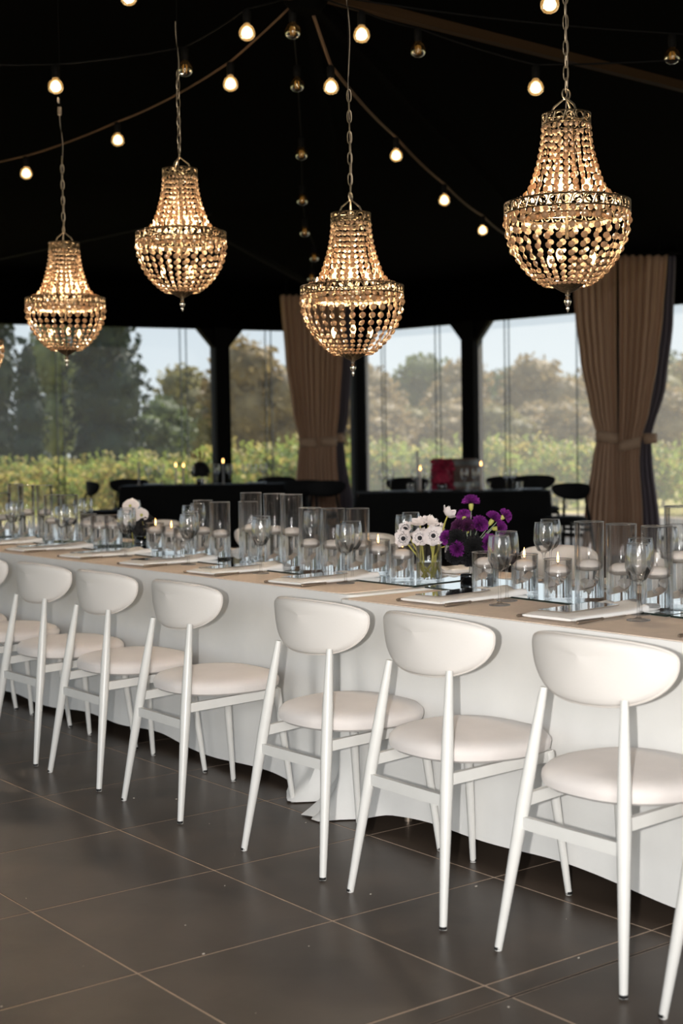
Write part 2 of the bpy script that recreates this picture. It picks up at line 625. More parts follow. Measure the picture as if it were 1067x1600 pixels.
struct(MB().tube([(hb.x, hb.y, 3.6), (hb.x, hb.y, APEX + .01)], .05, 10).build('trim_%d' % ntrim[0], M_black))

# ------------------------------------------------------------------ white dining chairs
def seat_mesh(mb, cx, rx, ry, z0, z1, ex=2.5):
    rings = [(0.0, z1 + .006), (.5, z1 + .005), (.8, z1), (.93, z1 - .008), (.99, z1 - .022), (1.0, (z0 + z1) / 2 - .004), (.985, z0 + .008), (.93, z0), (.5, z0), (0, z0)]
    n = 40
    vs, fs = [], []
    for s, z in rings:
        for k in range(n):
            t = 2 * PI * k / n
            c, q = math.cos(t), math.sin(t)
            x = rx * math.copysign(abs(c) ** (2 / ex), c)
            y = ry * math.copysign(abs(q) ** (2 / ex), q)
            y *= 1 - .10 * (-x / rx)**1 if x < 0 else 1
            y *= (1 + .0 * x)
            vs.append((cx + x * s, y * s, z))
    m = len(rings)
    for i in range(m - 1):
        for k in range(n):
            k2 = (k + 1) % n
            fs.append((i * n + k, (i + 1) * n + k, (i + 1) * n + k2, i * n + k2))
    return mb.add(vs, fs)

BC = .095
def back_outline(t):
    c, q = math.cos(t), math.sin(t)
    y = .236 * math.copysign(abs(c) ** .80, c)
    z = (.047 * abs(q) ** .75) if q > 0 else (-.122 * abs(q) ** .95)
    return y, z
def backrest_mesh(mb, scale=1.0, thick=.019):
    rings = [0, .35, .62, .82, .93, .985, 1.0]
    n = 56
    vs, fs = [], []
    def P(r, k, side):
        y, z = back_outline(2 * PI * k / n)
        y *= r * scale
        z *= r * scale
        th = thick * math.sqrt(max(0, 1 - r ** 9))
        x = BC + 1.3 * y * y - .06 * z + side * th
        return (x, y, .767 + z)
    seq = [(r, 1) for r in rings] + [(r, -1) for r in reversed(rings[:-1])]
    for r, sd in seq:
        for k in range(n):
            vs.append(P(r, k, sd))
    for i in range(len(seq) - 1):
        for k in range(n):
            k2 = (k + 1) % n
            fs.append((i * n + k, (i + 1) * n + k, (i + 1) * n + k2, i * n + k2))
    return mb.add(vs, fs)

def make_chair(label, dark=False):
    mm, mu, ms_ = (M_white_metal, M_upholstery, M_seat) if not dark else (M_blackchair,) * 3
    root = thing('dining_chair', (0, 0, 0), label, 'chair')
    seat_mesh(MB(), .275, .215, .228, .418, .474).build('seat', ms_, root)
    b = backrest_mesh(MB()).build('backrest', mu, root)
    pts = []
    for k in range(57):
        y, z = back_outline(2 * PI * k / 56)
        pts.append((BC + 1.3 * y * y - .06 * z - .0, y * 1.004, .767 + z * 1.004))
    MB().tube(pts, .0028, 6, False).build('piping', M_piping if not dark else mm, b)
    for s in (1, -1):
        prof = [(0, .0102), (.012, .0106), (.25, .0155), (.37, .0182), (.48, .0168), (.64, .0112), (.672, .0094)]
        pts = [(.095 * z / .66, s * (.207 - .074 * z / .66), z) for z, r in prof]
        l = MB().tube(pts, [r for z, r in prof], 14).build('leg', mm, root)
        if not dark:
            MB().lathe([(0, .0), (.0092, .0), (.0104, .003), (.0104, .010), (.0, .010)], 12, (0, s * .207, 0)).build('foot_cap', M_rubber, l)
        prof = [(0, .0095), (.2, .0125), (.412, .0165)]
        pts = [(.47 - .045 * z / .41, s * (.205 - .03 * z / .41), z) for z, r in prof]
        l = MB().tube(pts, [r for z, r in prof], 12).build('leg', mm, root)
        if not dark:
            MB().lathe([(0, 0), (.009, .0), (.0102, .003), (.0102, .010), (.0, .010)], 12, (.47, s * .205, 0)).build('foot_cap', M_rubber, l)
        # side rail from the rear leg to the front leg
        y0, y1 = s * (.207 - .074 * .39 / .66), s * .178
        mb = MB()
        a, c = Vector((.057, y0, .386)), Vector((.432, y1, .402))
        w, h = Vector((0, .008, 0)), Vector((0, 0, .0155))
        mb.add([a - w - h, a + w - h, a + w + h, a - w + h, c - w - h, c + w - h, c + w + h, c - w + h], [(0, 3, 2, 1), (4, 5, 6, 7), (0, 1, 5, 4), (1, 2, 6, 5), (2, 3, 7, 6), (3, 0, 4, 7)])
        mb.build('side_rail', mm, root, False)
    MB().box((.040, -.172, .314), (.056, .172, .346)).build('rear_stretcher', mm, root, False)
    MB().box((.418, -.172, .388), (.434, .172, .418)).build('front_rail', mm, root, False)
    return root

CHX = .79
near_y = [-1.80, -1.256, -.640, -.088, .738, 1.338, 1.893, 2.53, 3.12]
near_lab = ['white dining chair at bottom right corner, cut off by the picture edge',
            'white dining chair nearest the camera that shows its whole backrest',
            'white dining chair second from the right with whole backrest, before the right table',
            'white dining chair standing where the two white tablecloths meet',
            'white dining chair fourth from right with backrest whole, beside the last folded cloth corner',
            'white dining chair fifth from right with whole backrest, before the left table',
            'white dining chair at left with its whole backrest nearest the left picture edge',
            'white dining chair cut by the left picture edge, only its backrest tip and seat showing',
            'white dining chair outside the left edge, only a leg and seat edge showing']
chair0 = make_chair(near_lab[0])
chair0['group'] = 'white chairs along the near side of the table'
for i, y in enumerate(near_y):
    x = CHX + (-.015, .0, -.005, 0, .012, .012, .012, .02, .02)[i]
    rz = (0, .01, -.02, .015, -.02, .0, .02, 0, 0)[i]
    if i == 0:
        chair0.location = (x, y, 0)
    else:
        dup(chair0, (x, y, 0), rz, near_lab[i])
far_lab = ['white chair across the right table, backrest seen through the tall candle vases',
           'white chair across the table, backrest behind the two low lit candles at right',
           'white chair across the table, hidden behind the purple carnations',
           'white chair across the table, backrest top showing left of the anemones',
           'white chair across the table, behind the middle group of tall vases',
           'white chair across the table, behind the left wine glasses and lit candles',
           'white chair across the table, far left behind the orchid']
for i, y in enumerate([-.62, .86, .2, 2.24, 3.3, 4.42, 5.3]):
    dup(chair0, (3.16, y, 0), PI, far_lab[i], 'white chairs along the far side of the table')

# ------------------------------------------------------------------ banquet tables and linens
TZ = .757
def rrect(x0, x1, y0, y1, r, n=6, step=.045):
    """closed loop of (point, outward normal)"""
    out = []
    def seg(a, b, nrm):
        L = (Vector(b) - Vector(a)).length
        m = max(2, int(L / step))
        for k in range(m):
            out.append((Vector(a).lerp(Vector(b), k / m), Vector(nrm)))
    def arc(cx, cy, a0):
        for k in range(n):
            t = a0 + PI / 2 * k / n
            d = Vector((math.cos(t), math.sin(t)))
            out.append((Vector((cx, cy)) + d * r, d))
    seg((x0 + r, y0), (x1 - r, y0), (0, -1)); arc(x1 - r, y0 + r, -PI / 2)
    seg((x1, y0 + r), (x1, y1 - r), (1, 0)); arc(x1 - r, y1 - r, 0)
    seg((x1 - r, y1), (x0 + r, y1), (0, 1)); arc(x0 + r, y1 - r, PI / 2)
    seg((x0, y1 - r), (x0, y0 + r), (-1, 0)); arc(x0 + r, y0 + r, PI)
    return out

def drape(x0, x1, y0, y1, z, hem, fold=None, amp=.006, r=.03, m=M_cloth, name='tablecloth', seed=1):
    rnd = random.Random(seed)
    ph = [rnd.uniform(0, 6) for _ in range(6)]
    loop = rrect(x0, x1, y0, y1, r, step=.03)
    mb = MB()
    N = len(loop)
    rows = [0, .008, .03, .08, .16, .26, .38, .5, .62, .74, .81, .86, .90, .93, .955, .975, 1]
    vs, fs = [], []
    for t in rows:
        for k, (p, nr) in enumerate(loop):
            s = k * .03
            w = amp * t * (math.sin(s * 7 + ph[0]) + .6 * math.sin(s * 13.7 + ph[1]) + .4 * math.sin(s * 3.1 + ph[2]))
            hz = hem + .012 * math.sin(s * 3.3 + ph[3]) + .008 * math.sin(s * 9 + ph[4])
            off = w + .004 * min(1, t * 8) + .006 * t
            zz = z + (hz - z) * t - (.003 if 0 < t < .02 else 0)
            if fold:
                dw, dh, dz = fold(p, nr, t)
                off += dw
                zz += dz
            q = p + nr * off
            vs.append((q.x, q.y, max(.004, zz)))
    for i in range(len(rows) - 1):
        for k in range(N):
            k2 = (k + 1) % N
            fs.append((i * N + k, (i + 1) * N + k, (i + 1) * N + k2, i * N + k2))
    fs.append(tuple(range(N)))
    mb.add(vs, fs)
    return mb.build(name, m)

def trestle(x0, x1, y0, y1, label):
    t = thing('banquet_table', ((x0 + x1) / 2, (y0 + y1) / 2, 0), label, 'table')
    w, l = (x1 - x0) / 2 - .01, (y1 - y0) / 2 - .01
    MB().box((-w, -l, TZ - .032), (w, l, TZ - .004)).build('tabletop', M_barrel, t, False)
    for sx_ in (-1, 1):
        for sy in (-1, 1):
            MB().tube([(sx_ * (w - .12), sy * (l - .2), 0), (sx_ * (w - .12), sy * (l - .2), TZ - .03)], .014, 10).build('leg', M_steel, t)
LX0, LX1, LY0, LY1 = 1.385, 2.37, .315, 6.4
RX0, RX1, RY0, RY1 = 1.285, 2.32, -2.9, .262
trestle(LX0, LX1, LY0, LY1, 'long table under the left white cloth, running to the far left')
trestle(RX0, RX1, RY0, RY1, 'long table under the right white cloth, running out at right')
def gather(p, nr, t, x0, y0, reach, amp, toe, k):
    """spare cloth gathered at a front corner: soft vertical folds whose foot spreads on the floor"""
    front = max(0., -nr.x) ** 2
    d = abs(p.y - y0)
    g = max(0., 1 - d / reach)
    g = g * g * (3 - 2 * g) * front
    ft = max(0., (t - .80) / .20)
    return (g * (t ** 1.4 * amp * math.sin(d * k + .6) + ft * ft * toe * (.65 + .5 * math.sin(d * k * .55 + 2.2))), 0, -g * t * .055)
def fold_left(p, nr, t):
    return gather(p, nr, t, LX0, LY0, .50, .036, .21, 40)
def fold_right(p, nr, t):
    return gather(p, nr, t, RX0, RY1, .30, .024, .13, 44)
tag(drape(LX0, LX1, LY0, LY1, TZ, .045, fold_left, .006, seed=3), 'white tablecloth over the left table, its corner pooling on the floor', 'tablecloth')
tag(drape(RX0, RX1, RY0, RY1, TZ, .062, fold_right, .005, seed=5), 'white tablecloth over the right table, hanging almost to the tiles', 'tablecloth')
def overlay(x0, x1, y0, y1, label):
    loop = rrect(x0, x1, y0, y1, .03, step=.2)
    N = len(loop)
    mb = MB().add([(p.x, p.y, TZ + .0005) for p, n in loop] + [(p.x, p.y, TZ + .003) for p, n in loop],
                  [tuple(range(N - 1, -1, -1)), tuple(range(N, 2 * N))] + [(k, (k + 1) % N, N + (k + 1) % N, N + k) for k in range(N)])
    tag(mb.build('table_overlay', M_beige, None, False), label, 'table runner', 'beige overlays on the white cloths')
overlay(LX0 + .004, LX1 - .004, LY0 + .055, LY1 - .01, 'beige overlay covering the top of the left table')
overlay(RX0 + .004, RX1 - .004, RY0 + .01, RY1 - .035, 'beige overlay covering the top of the right table')
PZ = TZ + .003

def mirror(pts, label):
    z0, z1 = PZ + .0005, PZ + .0065
    n = len(pts)
    root = MB().add([(x, y, z0) for x, y in pts] + [(x, y, z1) for x, y in pts], [tuple(range(n - 1, -1, -1))] + [(k, (k + 1) % n, n + (k + 1) % n, n + k) for k in range(n)]).build('mirror_plate', M_mirror_edge, None, False)
    tag(root, label, 'mirror', 'mirror plates down the middle of the tables')
    MB().add([(x, y, z1) for x, y in pts], [tuple(range(n))]).build('mirror_face', M_mirror, root, False)
mirror([(1.70, .345), (2.10, .40), (2.10, 1.56), (1.70, 1.50)], 'mirror plate under the anemone vase, nearest piece of the left table')
mirror([(1.72, 1.515), (2.12, 1.57), (2.14, 2.74), (1.76, 2.70)], 'mirror plate under the middle vases of the left table')
mirror([(1.78, 2.715), (2.16, 2.75), (2.16, 3.94), (1.80, 3.90)], 'mirror plate beside the dark flowers with the orchid')
mirror([(1.80, 3.915), (2.16, 3.95), (2.16, 5.2), (1.82, 5.2)], 'mirror plate at the far left end of the table')
mirror([(1.66, -.87), (2.05, -.87), (2.10, .35), (1.715, .30)], 'mirror plate under the carnations and the right low candles')
mirror([(1.60, -2.1), (1.99, -2.1), (2.05, -.885), (1.66, -.885)], 'mirror plate at right edge under the tallest right vase')
MZ = PZ + .0068

# ------------------------------------------------------------------ place settings
def make_napkin():
    mb = MB()
    # folded napkin: soft rectangular pad along x, open folds at the table-centre end
    def fn(u, v):
        x = -.205 + .41 * u
        a = 2 * PI * v
        c, s = math.cos(a), math.sin(a)
        y = .098 * math.copysign(abs(c) ** .35, c)
        z = .010 * math.copysign(abs(s) ** .6, s)
        e = min(1, min(u, 1 - u) * 14)
        z *= .35 + .65 * e
        y *= .985 + .015 * e
        if u > .7 and s > 0:
            z += .018 * ((u - .7) / .3) * (.5 + .5 * math.sin(y * 55 + 1.2)) * s
        return (x, y, .0105 + z + .001 * math.sin(y * 60))
    mb.grid(fn, 22, 29)
    n = 29
    mb.f.append(tuple(range(n * 0, 0)) if False else (0, 0, 0)) if False else None
    return mb.mesh('napkin', M_napkin)
def fn_napkin_mesh():
    mb = MB()
    L = 22
    R = 32
    vs, fs = [], []
    for i in range(L):
        u = i / (L - 1)
        e = min(1, min(u, 1 - u) * 12)
        for k in range(R):
            a = 2 * PI * k / R
            c, s = math.cos(a), math.sin(a)
            y = .099 * math.copysign(abs(c) ** .3, c) * (.98 + .02 * e)
            z = .0095 * math.copysign(abs(s) ** .55, s) * (.4 + .6 * e)
            if u > .68 and s > 0:
                z += .020 * ((u - .68) / .32) * (.5 + .5 * math.sin(y * 60 + 1.2)) * s
            vs.append((-.205 + .41 * u, y, .0105 + z))
    for i in range(L - 1):
        for k in range(R):
            k2 = (k + 1) % R
            fs.append((i * R + k, i * R + k2, (i + 1) * R + k2, (i + 1) * R + k))
    fs.append(tuple(range(R - 1, -1, -1)))
    fs.append(tuple((L - 1) * R + k for k in range(R)))
    return mb.add(vs, fs).mesh('napkin', M_napkin)
ME_nap = fn_napkin_mesh()
mb = MB().box((-.125, -.055, 0), (.125, .055, .004))
ME_card = mb.mesh('menu_card', M_card, False)
def knife_things():
    handle = MB()
    prof = [(-.12, .0040), (-.118, .0058), (-.09, .0062), (-.03, .0048), (-.005, .0036), (.0, .0052), (.006, .0036)]
    handle.tube([(x, 0, .0068) for x, r in prof], [r for x, r in prof], 10)
    blade = MB()
    out = [(.006, -.004), (.03, -.008), (.09, -.009), (.115, -.004), (.122, .004), (.11, .0065), (.006, .0045)]
    n = len(out)
    blade.add([(x, y, .0050) for x, y in out] + [(x, y, .0072) for x, y in out], [tuple(range(n - 1, -1, -1)), tuple(range(n, 2 * n))] + [(k, (k + 1) % n, n + (k + 1) % n, n + k) for k in range(n)])
    return handle.mesh('handle', M_steel), blade.mesh('blade', M_steel, False)
ME_kh, ME_kb = knife_things()
def fork_things():
    h = MB()
    prof = [(-.10, .0035), (-.095, .0052), (-.05, .0042), (.0, .0026), (.035, .0026)]
    h.tube([(x, 0, .0056 + .004 * max(0, x * 10)) for x, r in prof], [r for x, r in prof], 8)
    t = MB()
    t.box((.035, -.010, .0048), (.055, .010, .0075))
    for k in range(4):
        y = -.0085 + k * .0057
        t.tube([(.054, y, .0062), (.075, y, .0052), (.098, y, .008)], [.0017, .0016, .0009], 6)
    return h.mesh('handle', M_steel), t.mesh('tines', M_steel)
ME_fh, ME_ft = fork_things()

def wine_mesh(rmax, rim, h):
    """closed stemmed glass, thin bowl with inside wall"""
    bh = h * .50
    z0 = h - bh
    pr = [(0, .0), (.034, .0), (.0345, .002), (.012, .0055), (.0055, .011), (.0042, .03), (.0038, z0 - .025), (.005, z0 - .008), (.010, z0)]
    bowl = [(.010, z0), (.024, z0 + bh * .07), (.75 * rmax, z0 + bh * .16), (.95 * rmax, z0 + bh * .30), (rmax, z0 + bh * .42), (.98 * rmax, z0 + bh * .62), (.5 * (rmax + rim) + .001, z0 + bh * .82), (rim, h)]
    inner = [(max(.001, r - .0013), z + .0005) for r, z in reversed(bowl[1:])] + [(.001, z0 + .006)]
    stem = MB().lathe(pr + [(0.0, z0 + .003)], 20)
    b = MB().lathe(bowl + inner, 28)
    rm = MB()
    rm.tube([((rim - .0006) * math.cos(2 * PI * k / 28), (rim - .0006) * math.sin(2 * PI * k / 28), h) for k in range(29)], .0010, 6, False)
    ft = MB().tube([(.0338 * math.cos(2 * PI * k / 28), .0338 * math.sin(2 * PI * k / 28), .0013) for k in range(29)], .0012, 6, False)
    return stem.mesh('stem', M_glass), b.mesh('bowl', M_glass), rm.mesh('rim', M_rim), ft.mesh('foot_rim', M_rim)
G_small = wine_mesh(.0385, .033, .226)
G_big = wine_mesh(.0425, .036, .232)
def wine_glass(x, y, big, label, group, z=PZ, sc=1.0):
    t = thing('wine_glass', (x, y, z + .0009), label, 'wine glass', group)
    if sc != 1.0:
        t.scale = (sc, sc, sc)
    link('stem', (G_big if big else G_small)[0], t)
    link('bowl', (G_big if big else G_small)[1], t)
    link('rim', (G_big if big else G_small)[2], t)
    link('foot_rim', (G_big if big else G_small)[3], t)
    return t

set_y = [-1.30, -.683, -.083, .78, 1.39, 2.0, 2.62, 3.25, 3.87]
set_x = [1.535, 1.54, 1.565, 1.615, 1.62, 1.635, 1.64, 1.645, 1.65]
def sname(i):
    return ['setting cut by the right edge', 'setting before the nearest whole chair', 'setting at the right table end',
            'setting right end of left table', 'setting under the tallest vases', 'setting under the left lit candles',
            'setting under the orchid', 'setting second from the left edge', 'setting at the left edge'][i]
for i, (y, x) in enumerate(zip(set_y, set_x)):
    nm = sname(i)
    o = link('napkin', ME_nap, None, (x, y, PZ), (0, 0, random.uniform(-.05, .05) + .04))
    tag(o, 'folded white napkin, ' + nm, 'napkin', 'white napkins along the near side')
    o = link('menu_card', ME_card, None, (x - .025, y + .03, PZ + .0208), (0, -.01, .06))
    tag(o, 'mirrored menu card on the napkin, ' + nm, 'menu card', 'mirrored menu cards on the napkins')
    k = thing('table_knife', (x - .085, y - .118, PZ), 'silver knife right of the napkin, ' + nm, 'knife', 'knives along the near side', .10)
    link('handle', ME_kh, k)
    link('blade', ME_kb, k)
    k = thing('table_fork', (x - .105, y + .118, PZ), 'silver fork left of the napkin, ' + nm, 'fork', 'forks along the near side', .04)
    link('handle', ME_fh, k)
    link('tines', ME_ft, k)
gl = [[(1.50, -1.52), (1.62, -1.42)], [(1.535, -.87), (1.655, -.775)], [(1.52, -.30), (1.625, -.225)], [(1.615, .645), (1.69, .70)], [(1.625, 1.235), (1.70, 1.335)],
      [(1.645, 1.845), (1.72, 1.945)], [(1.685, 2.50), (1.755, 2.60)], [(1.70, 3.212), (1.775, 3.27)], [(1.74, 3.925), (1.80, 3.99)]]
for i, (a, b) in enumerate(gl):
    wine_glass(a[0], a[1], False, 'empty slim wine glass nearer the chairs, ' + sname(i), 'wine glasses along the near side')
    wine_glass(b[0], b[1], True, 'empty wide wine glass nearer the mirror, ' + sname(i), 'wine glasses along the near side')
far_gl = [(2.2, -.426, 2.28, -.396, 'behind the right tall vases'), (2.15, .12, 2.25, .184, 'right of the carnations'), (2.2, .995, 2.28, 1.044, 'just left above the anemones'),
          (2.17, 1.62, 2.25, 1.70, 'behind the tallest middle vases'), (2.17, 2.70, 2.25, 2.745, 'left of the middle tall vases'), (2.18, 3.354, 2.25, 3.43, 'behind the orchid'), (2.2, 3.997, 2.27, 4.05, 'left of the orchid')]
for x0, y0, x1, y1, w in far_gl:
    wine_glass(x0, y0, False, 'empty wine glass across the table, nearer of two ' + w, 'wine glasses along the far side')
    wine_glass(x1, y1, True, 'empty wine glass across the table, farther of two ' + w, 'wine glasses along the far side')
for i, (y, w) in enumerate([(-.10, 'behind the right low candles'), (.72, 'seen between anemones and carnations'), (1.5, 'behind the middle vases'), (2.2, 'behind the vases left of the middle'), (2.95, 'beside the orchid'), (4.2, 'near the far left')]):
    o = link('napkin', ME_nap, None, (2.235, y - .02, PZ), (0, 0, PI + .04))
    o.scale = (.55, .9, 1)
    tag(o, 'folded white napkin across the table, ' + w, 'napkin', 'white napkins along the far side')
    k = thing('table_knife', (2.235, y + .11, PZ), 'silver knife beside the far napkin ' + w, 'knife', 'knives along the far side', PI)
    link('handle', ME_kh, k)
    link('blade', ME_kb, k)

# ------------------------------------------------------------------ cylinder vases with floating candles
def vase_mesh(r, h):
    pr = [(0, .0), (r - .002, .0), (r, .003), (r, h - .002), (r - .0015, h), (r - .003, h - .002), (r - .003, .010), (0, .009)]
    return MB().lathe(pr, 36).mesh('vase_glass', M_vase)
def water_mesh(r, h):
    return MB().lathe([(0, .0105), (r - .0034, .0105), (r - .0034, h), (0, h)], 36).mesh('water', M_water)
VK = {'low': (.047, .135, .092), 'mid': (.0475, .265, .113), 'tall': (.0485, .258, .110), 'tallest': (.048, .314, .150), 'farlow': (.047, .165, .105)}
def rim_mesh(r, h):
    mb = MB()
    mb.tube([((r - .0015) * math.cos(2 * PI * k / 36), (r - .0015) * math.sin(2 * PI * k / 36), h) for k in range(37)], .0016, 6, False)
    return mb.mesh('rim', M_rim)
VM = {k: (vase_mesh(r, h), water_mesh(r, w), rim_mesh(r, h)) for k, (r, h, w) in VK.items()}
cp = [(0, -.018), (.016, -.0175), (.028, -.013), (.037, -.004), (.0408, .001), (.0412, .0025), (.0398, .0035), (.0405, .0045), (.036, .010), (.027, .0165), (.016, .020), (.004, .0205), (0, .0195)]
ME_wax = MB().lathe(cp, 32).mesh('wax', M_wax)
ME_wick = MB().tube([(0, 0, .018), (.0005, 0, .026), (.002, .001, .031)], .0011, 6).mesh('wick', M_wick)
ME_flame = MB().lathe([(0, .0), (.0028, .004), (.0042, .011), (.0034, .020), (.0016, .030), (0, .038)], 12).mesh('flame', M_flame)
def vase(kind, x, y, label, cl, lit=False, dz=0.):
    t = thing('cylinder_vase', (x, y, MZ), 'clear glass ' + label, 'vase', 'cylinder vases with floating candles')
    link('vase_glass', VM[kind][0], t)
    link('water', VM[kind][1], t)
    link('rim', VM[kind][2], t)
    c = thing('floating_candle', (x + random.uniform(-.003, .003), y + random.uniform(-.003, .003), MZ + VK[kind][2] + .004 + dz), cl, 'candle', 'white floating candles', random.uniform(0, 6))
    link('wax', ME_wax, c)
    link('wick', ME_wick, c)
    if lit:
        link('flame', ME_flame, c, (.001, 0, .026))
VL = [('tallest', 1.86, -.757, 'taller vase cut by the right edge', 0), ('tall', 1.74, -.768, 'tall vase, right one of three at the right', 0), ('tall', 1.76, -.606, 'tall vase, middle one of three at the right', 0),
      ('tall', 1.80, -.432, 'tall vase, left one of three at the right', 0), ('low', 1.73, -.358, 'low vase with lit candle next to the right tall vases', 1), ('low', 1.80, -.132, 'low vase with lit candle, second left of the right tall vases', 1),
      ('low', 1.775, .04, 'low vase with unlit candle behind glasses by the carnations', 0),
      ('low', 1.83, .564, 'low vase with lit candle beside the anemones', 1), ('low', 1.93, .834, 'low vase with lit candle, second left of the anemones', 1),
      ('mid', 1.85, .866, 'middle height vase, right of three left of the anemones', 0), ('mid', 1.80, .963, 'middle height vase, centre of three left of the anemones', 0), ('mid', 1.78, 1.095, 'middle height vase, left of three left of the anemones', 0),
      ('tallest', 1.83, 1.298, 'tallest vase, right one of the middle three', 0), ('tallest', 1.85, 1.456, 'tallest vase, centre one of the middle three', 0), ('tallest', 1.87, 1.667, 'tallest vase, left one of the middle three', 0),
      ('mid', 1.99, 1.87, 'middle height vase just left of the tallest three', 0), ('mid', 1.88, 1.944, 'middle height vase, second left of the tallest three', 0), ('mid', 1.95, 2.206, 'middle height vase, third left of the tallest three', 0),
      ('low', 1.85, 2.228, 'low vase with unlit candle behind the left wine glasses', 0), ('low', 1.93, 2.477, 'low vase with lit candle left of the middle vases', 1), ('low', 2.0, 2.757, 'low vase with lit candle beside the black flowers', 1),
      ('farlow', 1.97, 3.149, 'low vase, right one of three left of the orchid', 0), ('farlow', 1.9, 3.175, 'low vase, centre one of three left of the orchid', 0), ('farlow', 1.95, 3.398, 'low vase, left one of three left of the orchid', 0),
      ('mid', 1.95, 3.62, 'middle height vase, right one of the far left pair', 0), ('mid', 1.9, 3.738, 'middle height vase, left one of the far left pair', 0),
      ('tallest', 1.97, 3.98, 'tallest vase, right one of the far left three', 0), ('tallest', 1.9, 4.074, 'tallest vase, centre one of the far left three', 0), ('tallest', 2.0, 4.44, 'tallest vase, left one of the far left three', 0),
      ('mid', 1.88, 4.36, 'middle height vase at the left picture edge', 0)]
for k, x, y, l, lit in VL:
    vase(k, x, y, l, ('lit' if lit else 'unlit') + ' floating candle in the ' + l.replace(' with lit candle', '').replace(' with unlit candle', ''), lit)

# ------------------------------------------------------------------ anemones in a glass cylinder
def orient(n):
    return Vector(n).to_track_quat('Z', 'Y').to_matrix().to_4x4()
def anemone(pos, nrm, base, label, r=.036, center=True, npet=7, cup=.35):
    pos = Vector(pos)
    t = thing('white_anemone', pos, label, 'flower', 'white anemones in the glass cylinder')
    M = orient(nrm)
    mb = MB()
    for k in range(npet):
        a = 2 * PI * k / npet + random.uniform(-.12, .12)
        lay = (k % 2) * .004
        rr = r * random.uniform(.92, 1.06)
        R = Matrix.Rotation(a, 4, 'Z')
        def pf(u, v):
            w = math.sin(PI * min(1, .12 + u * .80)) * rr * .54
            x = rr * u
            y = (v - .5) * 2 * w
            z = lay + cup * rr * u * u + .10 * rr * math.sin(v * 9 + k) * u - .35 * rr * (y / rr) ** 2 * 0 + .25 * (y * y) / rr
            return M @ (R @ Vector((x, y, z)))
        mb.grid(pf, 7, 7)
    mb.build('petals', M_petal, t)
    if center:
        c = MB()
        c.lathe([(0, .009), (.004, .008), (.0065, .004), (.007, 0)], 12)
        for k in range(22):
            a = 2 * PI * k / 22
            rr = .0115 + .0025 * (k % 2)
            c.lathe([(0, .0052), (.0012, .004), (.0012, .002), (0, .001)], 6, (rr * math.cos(a), rr * math.sin(a), .002))
        c.v = [tuple(M @ (Vector(p) * 1.3 + Vector((0, 0, .004)))) for p in c.v]
        c.build('black_centre', M_anther, t)
    b = Vector(base) - pos
    n = Vector(nrm).normalized()
    MB().tube([n * -.001, n * -.02 + Vector((0, 0, -.008)), b * .5 + n * -.012, b], [.0028, .0032, .0034, .0036], 8).build('stem', M_stem, t)
AV = Vector((1.85, .432, MZ))
t = thing('cylinder_vase', AV, 'clear glass cylinder vase holding the white anemones', 'vase')
link('vase_glass', vase_mesh(.049, .138), t)
link('water', water_mesh(.049, .075), t)
def base_at(a, r=.03):
    return AV + Vector((r * math.cos(a), r * math.sin(a), .014))
toC = Vector((-.60, -.79, .08))
toR = Vector((.79, -.61, 0))
AN = [((1.775, .487, .929), toC - toR * .5 + Vector((0, 0, .25)), 'white anemone with black centre at the lower left of the bunch', 1, .036),
      ((1.822, .448, .931), toC - toR * .25 + Vector((0, 0, .1)), 'white anemone with black centre, low in the middle of the bunch', 1, .033),
      ((1.850, .405, .940), toC + toR * .1 + Vector((0, 0, .1)), 'large white anemone with black centre facing the camera', 1, .043),
      ((1.790, .492, .963), toC - toR * .8 + Vector((0, 0, .8)), 'white anemone with black centre at the upper left of the bunch', 1, .034),
      ((1.831, .458, .985), toC * .4 + Vector((-.2, 0, 1)), 'white anemone at the top of the bunch, left one, facing up', 0, .034),
      ((1.862, .440, .986), toC * .5 + toR * .4 + Vector((0, 0, 1)), 'white anemone at the top of the bunch, right one, facing up', 0, .036),
      ((1.905, .398, .897), toC * .3 + toR + Vector((0, 0, -.2)), 'white anemone drooping at the lower right of the bunch', 0, .034),
      ((1.895, .412, .952), toC * .2 + toR + Vector((0, 0, .3)), 'white anemone at the right of the bunch, turned away to the right', 0, .034),
      ((1.915, .395, 1.013), -toC * .4 + toR * .5 + Vector((0, 0, .75)), 'tall single white anemone rising above the others, seen from behind', 0, .032),
      ((1.835, .475, .945), -toC * .2 - toR * .4 + Vector((0, 0, 1)), 'white anemone at the back of the bunch', 0, .033)]
for i, (p, n, l, c, r) in enumerate(AN):
    a = i * 2.4
    anemone(p, n, base_at(a, .022 + .012 * (i % 2)), l, r, bool(c), 7 if i != 8 else 6, .35 if i != 8 else .75)

# ------------------------------------------------------------------ carnations on a slim stand
def carnation_mesh(r, m, seed, layers=4):
    rnd = random.Random(seed)
    mb = MB()
    for L in range(layers):
        n = 7 + 3 * (layers - L)
        el = .15 + .42 * L
        for k in range(n):
            a = 2 * PI * (k + .5 * (L % 2)) / n + rnd.uniform(-.2, .2)
            e = el + rnd.uniform(-.15, .15)
            d = Vector((math.cos(a) * math.cos(e), math.sin(a) * math.cos(e), math.sin(e)))
            s = Vector((-math.sin(a), math.cos(a), 0))
            nn = d.cross(s)
            rr = r * rnd.uniform(.85, 1.08)
            ph = rnd.uniform(0, 6)
            def pf(u, v):
                w = (.10 + .42 * u) * rr
                p = d * (rr * (.15 + .85 * u)) + s * ((v - .5) * 2 * w) + nn * (.16 * rr * u * math.sin(v * 14 + ph))
                p += d * (.08 * rr * u * math.sin(v * 25 + ph))
                return p
            mb.grid(pf, 4, 8)
    return mb.mesh('petals', m, False)
CB = Vector((1.95, .309, MZ))
t = thing('flower_stand', CB, 'slim silver flower stand with black foot holding the carnations', 'vase')
